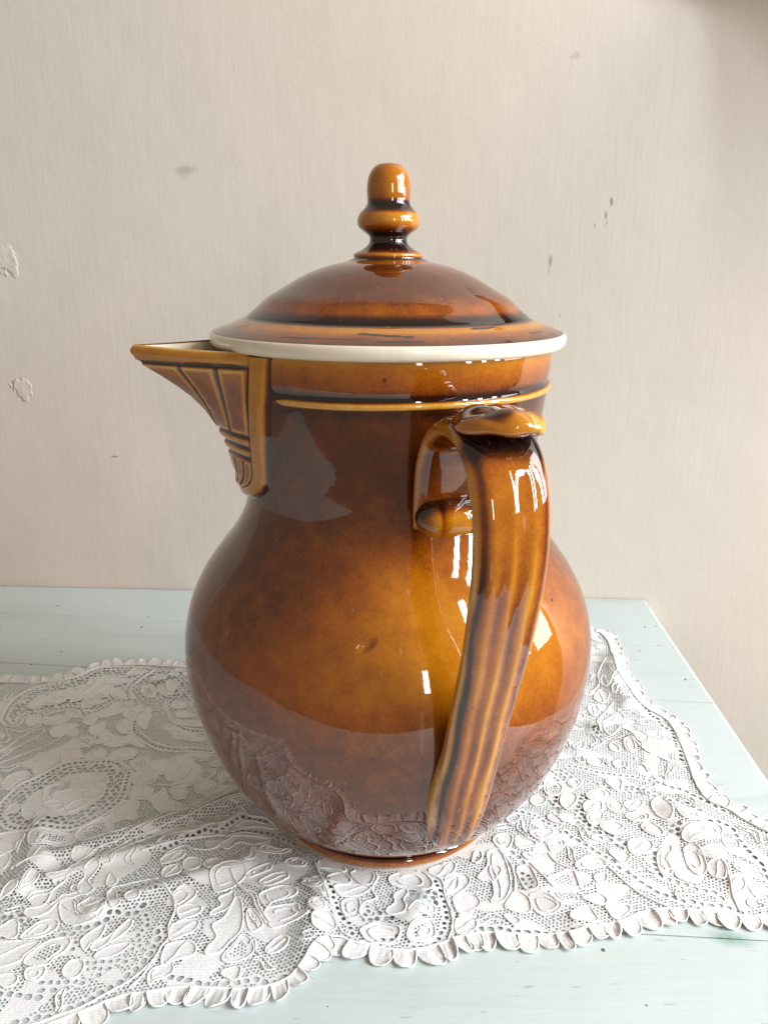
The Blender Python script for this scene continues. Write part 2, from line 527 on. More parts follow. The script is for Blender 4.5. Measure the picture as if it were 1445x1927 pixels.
# ---- spout ---------------------------------------------------------------
SA = math.radians(-74)
def pol(r, a, z): return np.array([r * math.sin(a), -r * math.cos(a), z])
RZ = np.array([.1728, .1751, .1808, .1867, .1944, .2001, .2065, .2134, .2192, .2242, .2290, .2338, .2362, .2400])
RR = np.array([.0668, .0681, .0702, .0727, .0746, .0764, .0793, .0836, .0887, .0946, .1011, .1083, .1108, .1116])
def ridge(z): return float(np.interp(z, RZ, RR))
def ha(z, top, low):
    """half angle of the flange edge at height z"""
    if z >= .190: return math.radians(low + (top - low) * min(1, (z - .190) / .045))
    u = min(1, (.190 - z) / .0172)
    return math.radians(low) * math.sqrt(max(0, 1 - u ** 2.6))
def spout_side(z, s, off=0):
    """s in [-1,1] from far flange over the ridge to the near flange"""
    if z >= .1905: hi = math.radians(20.5 + 7.0 * min(1, (z - .1905) / .045))
    else: hi = math.radians(20.5) * max(0.0, 1 - ((.1905 - z) / .0122) ** 2) ** .6
    rr = ridge(z)
    rf = float(RB(z)) + .0034
    P0 = pol(max(rr, rf + .0004), SA, z)
    sg = 1 if s >= 0 else -1
    P1 = pol(rf, SA + sg * hi, z)
    u = abs(s)
    e = .055 + .10 * float(smoothstep(.222, .236, z))
    ue = (math.sqrt(u * u + e * e) - e) / (math.sqrt(1 + e * e) - e)
    P = P0 + (P1 - P0) * ue
    # gentle bulge of the cheeks
    nrm = np.array([P1[1] - P0[1], -(P1[0] - P0[0]), 0]) * sg
    nl = np.linalg.norm(nrm)
    nrm = nrm / nl if nl > 1e-9 else np.array([math.sin(SA), -math.cos(SA), 0])
    out = pol(1, SA, 0)
    if nrm @ (out + pol(.6, SA + sg * 1.2, 0)) < 0: nrm = -nrm
    nrm = nrm * ue + out * (1 - ue); nrm /= np.linalg.norm(nrm)
    P = P + nrm * (.0010 * math.sin(math.pi * u))
    return P + nrm * off
def gro(d, w): return math.exp(-(d / w) ** 2)
def spout_relief(z, s):
    """carved relief of the cheek: returns (offset, glaze)"""
    u = abs(s)
    wid = np.linalg.norm(spout_side(z, 1) - spout_side(z, 0))     # metres across the cheek
    g, h, gold = 0.0, 0.0, 0.0
    w = .00085
    def groove(du, ww=w):
        d = du * wid
        return gro(d, ww), gro(abs(d) - 2.1 * ww, 1.0 * ww)
    items = []
    if z > .2055:
        t = (.2335 - z) / (.2335 - .2055)
        t = min(max(t, -.3), 1)
        items.append(groove(u - (.44 - .36 * t)))
        items.append(groove(u - (.745 - .215 * t)))
        items.append(groove(u - 1.0))
        dz = z - .2350
        items.append((gro(dz, .0009), gro(abs(dz) - .0018, .0009)))
    else:
        items.append(groove(u - 1.0))
        if z < .1935:
            t = (.1935 - z) / .018
            items.append(groove(u - (.38 - .10 * t)))
            items.append(groove(u - (.72 - .12 * t)))
            items.append(groove(u - .04))
    for zc in (.2052, .2003, .1955):
        dz = z - zc
        items.append((gro(dz, .00085), gro(abs(dz) - .0018, .0008)))
    for a, b in items:
        g = max(g, a); gold = max(gold, b)
    off = -.0012 * g
    glz = .52 - .42 * gold * (1 - g)
    if z > .2055: glz -= .12 * smoothstep(.223, .2335, z)
    glz = glz * (1 - g) + 1.0 * g
    if z > .236: glz = .24
    return off, glz
spV, spF, spA = [], [], []
zs_ = np.r_[np.linspace(.1784, .2362, 110)]
NS = 96
for z in zs_:
    for j in range(NS + 1):
        s = -1 + 2 * j / NS
        off, g = spout_relief(z, s)
        spV.append(spout_side(z, s, off)); spA.append(g)
n1 = len(zs_)
# flaring lip: rounded bead on top of the cheeks
lipn = 10
for k in range(1, lipn + 1):
    u = -math.pi / 2 + k / lipn * math.pi
    z = .2386 + .0024 * math.sin(u)
    for j in range(NS + 1):
        s = -1 + 2 * j / NS
        tp = 1 - abs(s) ** 14
        off = .0016 * math.cos(u) * tp - .0010 * (1 - tp) - .0010 * max(0, math.sin(u))
        P = spout_side(.2362, s, off); P = np.array([P[0], P[1], z + .0014 * (1 - abs(s)) ** 2])
        spV.append(P); spA.append(.24 if k < lipn - 2 else .05)
rows = n1 + lipn
for i in range(rows - 1):
    for j in range(NS):
        a = i * (NS + 1) + j
        spF.append((a, a + 1, a + NS + 2, a + NS + 1))
spout = mesh_obj('spout', spV, spF, MAT_GLAZE, jug, True, spA)
# cream channel inside the spout
cv, cf = [], []
zc_ = np.linspace(.2405, .1900, 26)
for i, z in enumerate(zc_):
    for j in range(NS + 1):
        s = -1 + 2 * j / NS
        q = spout_side(min(z, .2362), s, -.0031)
        zz_ = z + (.0014 * (1 - abs(s)) ** 2 if i < 3 else 0)
        cv.append(np.array([q[0], q[1], zz_]))
for i in range(len(zc_) - 1):
    for j in range(NS):
        a = i * (NS + 1) + j
        cf.append((a, a + 1, a + NS + 2, a + NS + 1))
mesh_obj('spout_channel', cv, cf, MAT_CREAM, spout)
# flat flange that frames the spout on the neck
fV, fF, fA = [], [], []
NP = 160
for i in range(NP + 1):
    u = -1 + 2 * i / NP                      # far top .. bottom .. near top
    w = abs(u); sg = 1 if u >= 0 else -1
    if w > .28:
        z = .1905 + (.2396 - .1905) * (w - .28) / .72
        ao = math.radians(27.0 + 8.0 * (z - .1905) / .049)
        hi = math.radians(20.5 + 7.0 * (z - .1905) / .045) if z < .2355 else math.radians(27.5)
        zin = z
    else:
        th_ = w / .28 * math.pi / 2
        ao = math.radians(27.0) * math.sin(th_) ** 1.2; z = .1905 - .0158 * math.cos(th_)
        hi = math.radians(20.5) * math.sin(th_) ** 1.2; zin = .1905 - .0122 * math.cos(th_)
    amid = ao + math.radians(3.0) * (1 if w > .28 else math.sin(th_))
    zo = z - (.0024 * math.cos(th_) if w <= .28 else 0)
    for (a, zq, dr, g) in ((hi * .97, zin + .0002, .0014, .9), (hi, zin, .0030, .30), (hi * .88 + ao * .12, zin * .88 + z * .12, .0034, .24), (hi * .2 + ao * .8, zin * .2 + z * .8, .0031, .27), (ao, z, .0024, .20), (ao * .75 + amid * .25, z * .75 + zo * .25, .0008, .75), (amid, zo, -.0006, .99)):
        fV.append(pol(float(RB(zq)) + dr, SA + sg * a, zq)); fA.append(g)
K = 7
for i in range(NP):
    for k in range(K - 1):
        a = i * K + k
        fF.append((a, a + 1, a + K + 1, a + K))
mesh_obj('spout_flange', fV, fF, MAT_GLAZE, spout, True, fA)

# ---- handle --------------------------------------------------------------
HA_ = math.radians(17.7)
HD = np.array([math.sin(HA_), -math.cos(HA_), 0]); HT = np.array([math.cos(HA_), math.sin(HA_), 0])
path = catmull([(.0842, .0372), (.0890, .0450), (.0950, .0575), (.1048, .0875), (.1140, .1165), (.1228, .1428), (.1283, .1650), (.1306, .1842), (.1288, .2008), (.1225, .2128), (.1120, .2192), (.0990, .2200), (.0880, .2150), (.0810, .2060), (.0775, .1960), (.0758, .1860), (.0750, .1760)], False, 10)
path = resample(path, .0016)
d = np.gradient(path, axis=0); d /= np.linalg.norm(d, axis=1)[:, None]
nrm = np.stack([d[:, 1], -d[:, 0]], 1)       # points away from the jug on the outer strap
arc = np.r_[0, np.cumsum(np.linalg.norm(np.diff(path, axis=0), axis=1))]; arc /= arc[-1]
wid_ = np.interp(arc, [0, .05, .12, .30, .5, .62, .70, .80, .9, 1], [.0190, .0205, .0225, .0246, .0270, .0276, .0285, .0292, .0296, .0280]) / 2
thk = np.interp(arc, [0, .1, .4, .62, .75, .9, 1], [.0150, .0140, .0112, .0104, .0098, .0088, .0070])
rnd = np.sqrt(np.clip(1 - (1 - np.clip(np.arange(len(path)) * .0016 / .0085, 0, 1)) ** 2, 0.02, 1))
wid_ = wid_ * rnd * np.interp(arc, [0, .15, .4], [1.08, 1.08, 1.0]); thk = thk * (.55 + .45 * rnd)
i_gr = int(np.argmin(np.hypot(path[:, 0] - .1195, path[:, 1] - .2155))); A_GR = float(arc[i_gr])
def strap_glaze(w, outer):
    if not outer: return .62 - .40 * gro(abs(w) - .93, .06)
    g = .49
    g -= .25 * gro(w + .10, .085)
    g -= .30 * gro(w - .44, .10)
    g -= .14 * gro(w + .55, .12)
    g += .12 * gro(w - .17, .10)
    g += .14 * gro(w - .74, .08)
    g += .10 * gro(w + .34, .10)
    g += .46 * gro(w + .83, .055)
    g -= .42 * gro(abs(w) - .97, .05)
    return g
hV, hF, hA = [], [], []
wo = np.r_[np.linspace(-1, 1, 37)]
wi = np.linspace(.94, -.94, 15)
M = len(wo) + len(wi)
for k in range(len(path)):
    P = HD * path[k, 0] + np.array([0, 0, path[k, 1]])
    n3 = HD * nrm[k, 0] + np.array([0, 0, nrm[k, 1]])
    W, T_ = wid_[k], thk[k]
    edge = 1 - .7 * smoothstep(A_GR - .2, A_GR, arc[k])           # flutes only on the outer strap
    for w in wo:
        bow = (1 - abs(w) ** 3.2) ** .5
        f = .00042 * edge * (gro(w + .10, .10) + gro(w - .44, .11) + .8 * gro(w + .60, .14) - 1.3 * gro(w + .83, .05))
        hV.append(P + HT * (w * W) + n3 * (T_ * .5 * (bow * .92 + .0) + f))
        a_ = arc[k]
        g = strap_glaze(w + .035 * math.sin(a_ * 17) + .02 * math.sin(a_ * 41 + 1), True)
        g += .07 * math.sin(a_ * 23 + 3 * w) * math.sin(a_ * 9 + 1)
        g2 = .46 + .22 * gro(abs(w) - .80, .1) - .36 * gro(abs(w) - .97, .06)
        g3 = .60 + .25 * gro(abs(w) - .80, .1) - .36 * gro(abs(w) - .97, .06)
        k1 = smoothstep(A_GR - .22, A_GR - .06, a_); k2 = smoothstep(A_GR, A_GR + .06, a_)
        g = (g * (1 - k1) + g2 * k1) * (1 - k2) + g3 * k2
        g += .5 * gro(a_ - A_GR, .016) + .10 * gro(a_, .08)
        hA.append(min(max(g, 0), 1))
    for w in wi:
        bow = (1 - abs(w) ** 3) ** .5
        fl_ = 1 + .32 * (1 - smoothstep(.06, .26, arc[k]))      # clay pressed out where the foot of the handle joins the belly
        hV.append(P + HT * (w * W * fl_) - n3 * (T_ * .5 * bow * .9)); hA.append(strap_glaze(w, False) + (.25 if arc[k] < .2 else 0) * gro(abs(w) - .6, .2))
for k in range(len(path) - 1):
    for i in range(M):
        a, b = k * M + i, k * M + (i + 1) % M
        hF.append((a, b, b + M, a + M))
hF.append(tuple(range(M))); hF.append(tuple(range((len(path) - 1) * M, len(path) * M))[::-1])
handle = mesh_obj('handle', hV, hF, MAT_GLAZE, jug, True, hA)
# rolled scroll where the handle curls against the neck
def blob(name, cr, cz, half, fn, gfn, mat, parent, nu=40, nv=28):
    """closed rounded solid: fn(w,u)->(radial, z) offsets, w in [-1,1] lateral"""
    V, F, A = [], [], []
    for i in range(nv + 1):
        w = -math.cos(math.pi * i / nv)
        for j in range(nu):
            u = 2 * math.pi * j / nu
            dr, dz = fn(w, u)
            V.append(HD * (cr + dr) + HT * (w * half) + np.array([0, 0, cz + dz])); A.append(gfn(w, u))
    for i in range(nv):
        for j in range(nu):
            F.append((i * nu + j, i * nu + (j + 1) % nu, (i + 1) * nu + (j + 1) % nu, (i + 1) * nu + j))
    return mesh_obj(name, V, F, mat, parent, True, A)
def sc_fn(w, u):
    e = max(1 - abs(w) ** 3.2, 0) ** .5
    c = 1 - .06 * gro(w + .40, .05) - .06 * gro(w - .40, .05)
    return .0092 * e * c * math.cos(u), .0078 * e * c * math.sin(u)
blob('scroll', .0792, .1808, .0143, sc_fn, lambda w, u: .28 + .40 * gro(w + .40, .05) + .40 * gro(w - .40, .05) + .5 * smoothstep(.3, .95, math.sin(u)) + .3 * smoothstep(.6, 1, abs(w)), MAT_GLAZE, handle)
# thumb rest: a leaf-shaped bud laid across the top of the handle
def tr_fn(w, u):
    e = max(1 - abs(w) ** (1.7 if w < 0 else 3.0), 0) ** .5
    c, s = math.cos(u), math.sin(u)
    cre = 1 - .10 * gro(w - .42, .035)
    r = .0160 * e * cre * (abs(c) ** .85) * (1 if c > 0 else -1)
    z = .0047 * e * cre * (abs(s) ** .9) * (1 if s > 0 else -1)
    return r + .0015 * w, z + .0018 * (1 - w * w) + .0004 * math.sin(7 * w + 2 * u) + .0011 * gro(c - .62, .25) * e * (1 if s > 0 else 0)
def tr_g(w, u):
    c, s = math.cos(u), math.sin(u)
    g = .80 - .46 * smoothstep(.55, .85, c + .15 * math.sin(5 * w)) * (1 if w < .42 else 1.0) - .18 * (w > .42)
    g -= .35 * gro(w - .42, .03)
    g += .5 * smoothstep(-.25, -.7, s)
    return min(max(g, .08), 1)
thumb = blob('thumb_rest', .1158, .2234, .0144, tr_fn, tr_g, MAT_GLAZE, handle, 48, 40)

# ------------------------------------------------------------------ lid
lid = empty('jug_lid', (-.0016, 0, 0))
tag(lid, 'domed brown lid with bare cream rim and turned knob resting on the jug', 'lid')
lid.rotation_euler = (0, math.radians(.35), 0)
lp = [(.0782, .2460), (.0764, .2467), (.0738, .2477), (.0700, .2491), (.0676, .2500), (.0652, .2511), (.0640, .2515), (.0630, .2520), (.0622, .2529), (.0605, .2543), (.0585, .2559), (.0562, .2580), (.0539, .2601), (.0508, .2620), (.0476, .2637), (.0433, .2662), (.0387, .2688), (.0340, .2710), (.0289, .2729), (.0240, .2742), (.0200, .2750), (.0178, .2756), (.0163, .2764)]
lgz = [.68, .66, .60, .46, .26, .32, .74, .99, .98, .80, .54, .54, .60, .65, .67, .68, .68, .67, .66, .62, .42, .66, .92]
P2 = np.array(lp); t_ = np.arange(len(lp)); T2 = np.linspace(0, len(lp) - 1, 110)
lp2 = [(float(np.interp(t, t_, P2[:, 0])), float(np.interp(t, t_, P2[:, 1]))) for t in T2]
sm = np.array(lp2); k5 = np.ones(5) / 5
for c_ in (0, 1):
    pad = np.pad(sm[:, c_], 2, 'edge'); sm[:, c_] = np.convolve(pad, k5, 'valid')
dome = lathe('dome', [tuple(q) for q in sm], MAT_GLAZE, lid, 180, [float(np.interp(t, t_, lgz)) for t in T2], wob=.0012)
# dark crazing cracks along the brim of the lid
dv = np.zeros(len(dome.data.vertices) * 3, np.float32); dome.data.vertices.foreach_get('co', dv); dv = dv.reshape(-1, 3)
dg = np.zeros(len(dv), np.float32); dome.data.attributes['glaze'].data.foreach_get('value', dg)
da, dr_ = np.degrees(np.arctan2(dv[:, 0], -dv[:, 1])), np.hypot(dv[:, 0], dv[:, 1])
for a0, a1, r0, r1, wd_ in ((-9, 7, .0688, .0712, .0006), (-32, -8, .0738, .0735, .0005), (-66, -58, .071, .068, .0006), (28, 40, .066, .0655, .0006), (-3, 9, .0748, .0752, .0005), (50, 62, .0725, .0722, .0005)):
    k_ = (da - a0) / (a1 - a0)
    m_k = (k_ > 0) & (k_ < 1) & (np.abs(dr_ - (r0 + (r1 - r0) * k_)) < wd_)
    dg[m_k] = .97
dome.data.attributes['glaze'].data.foreach_set('value', dg)
rim = [(.060, .2412), (.0735, .2402), (.0768, .2400), (.0782, .2405), (.0790, .2415), (.0794, .2430), (.0793, .2444), (.0788, .2454), (.0779, .2460), (.0766, .2462)]
R2 = catmull([(a, b) for a, b in rim], False, 5)
lathe('rim', [tuple(q) for q in R2], MAT_CREAM, lid, 180, wob=.001)
kn = [(306.8, 0), (307.2, 8), (308.5, 17), (311, 23.5), (315, 28.5), (320, 32.5), (327, 36.5), (336, 39.3), (346, 40.7), (356, 41.1), (365, 41), (373, 40.2), (380, 39.7), (385, 40.8), (390, 43.6), (395, 48), (399.6, 52.6), (404.5, 55.8), (409.6, 58), (417, 59), (424, 58), (429, 55.2), (433, 51), (437, 45.5), (441, 40), (444.5, 36.4), (448, 35), (452, 34.8), (456, 35.6), (459, 37), (463, 40.5), (467, 45), (470.5, 50.5), (474, 57), (476.5, 61.5), (478.2, 64.8), (480.5, 65.6), (483, 65), (485, 64.2), (488.5, 67), (493, 74)]
kg = {306: .50, 311: .52, 316: .36, 346: .40, 365: .42, 376: .46, 380: .75, 384: .97, 394: .98, 399: .60, 404: .26, 418: .26, 428: .42, 436: .62, 441: .92, 452: .98, 466: .94, 473: .75, 478: .30, 481: .14, 484: .60, 488: .97, 494: .92}
yz = lambda y: float(np.interp(y, [307, 380, 417, 452, 480, 494], [.3155, .3000, .2920, .2843, .2781, .2749]))
kp = [(w / np.interp(y, [307, 494], [4399, 4248]), yz(y)) for y, w in kn]
lathe('knob', kp[::-1], MAT_GLAZE, lid, 96, [float(np.interp(y, list(kg), list(kg.values()))) for y, w in kn][::-1], wob=.004)

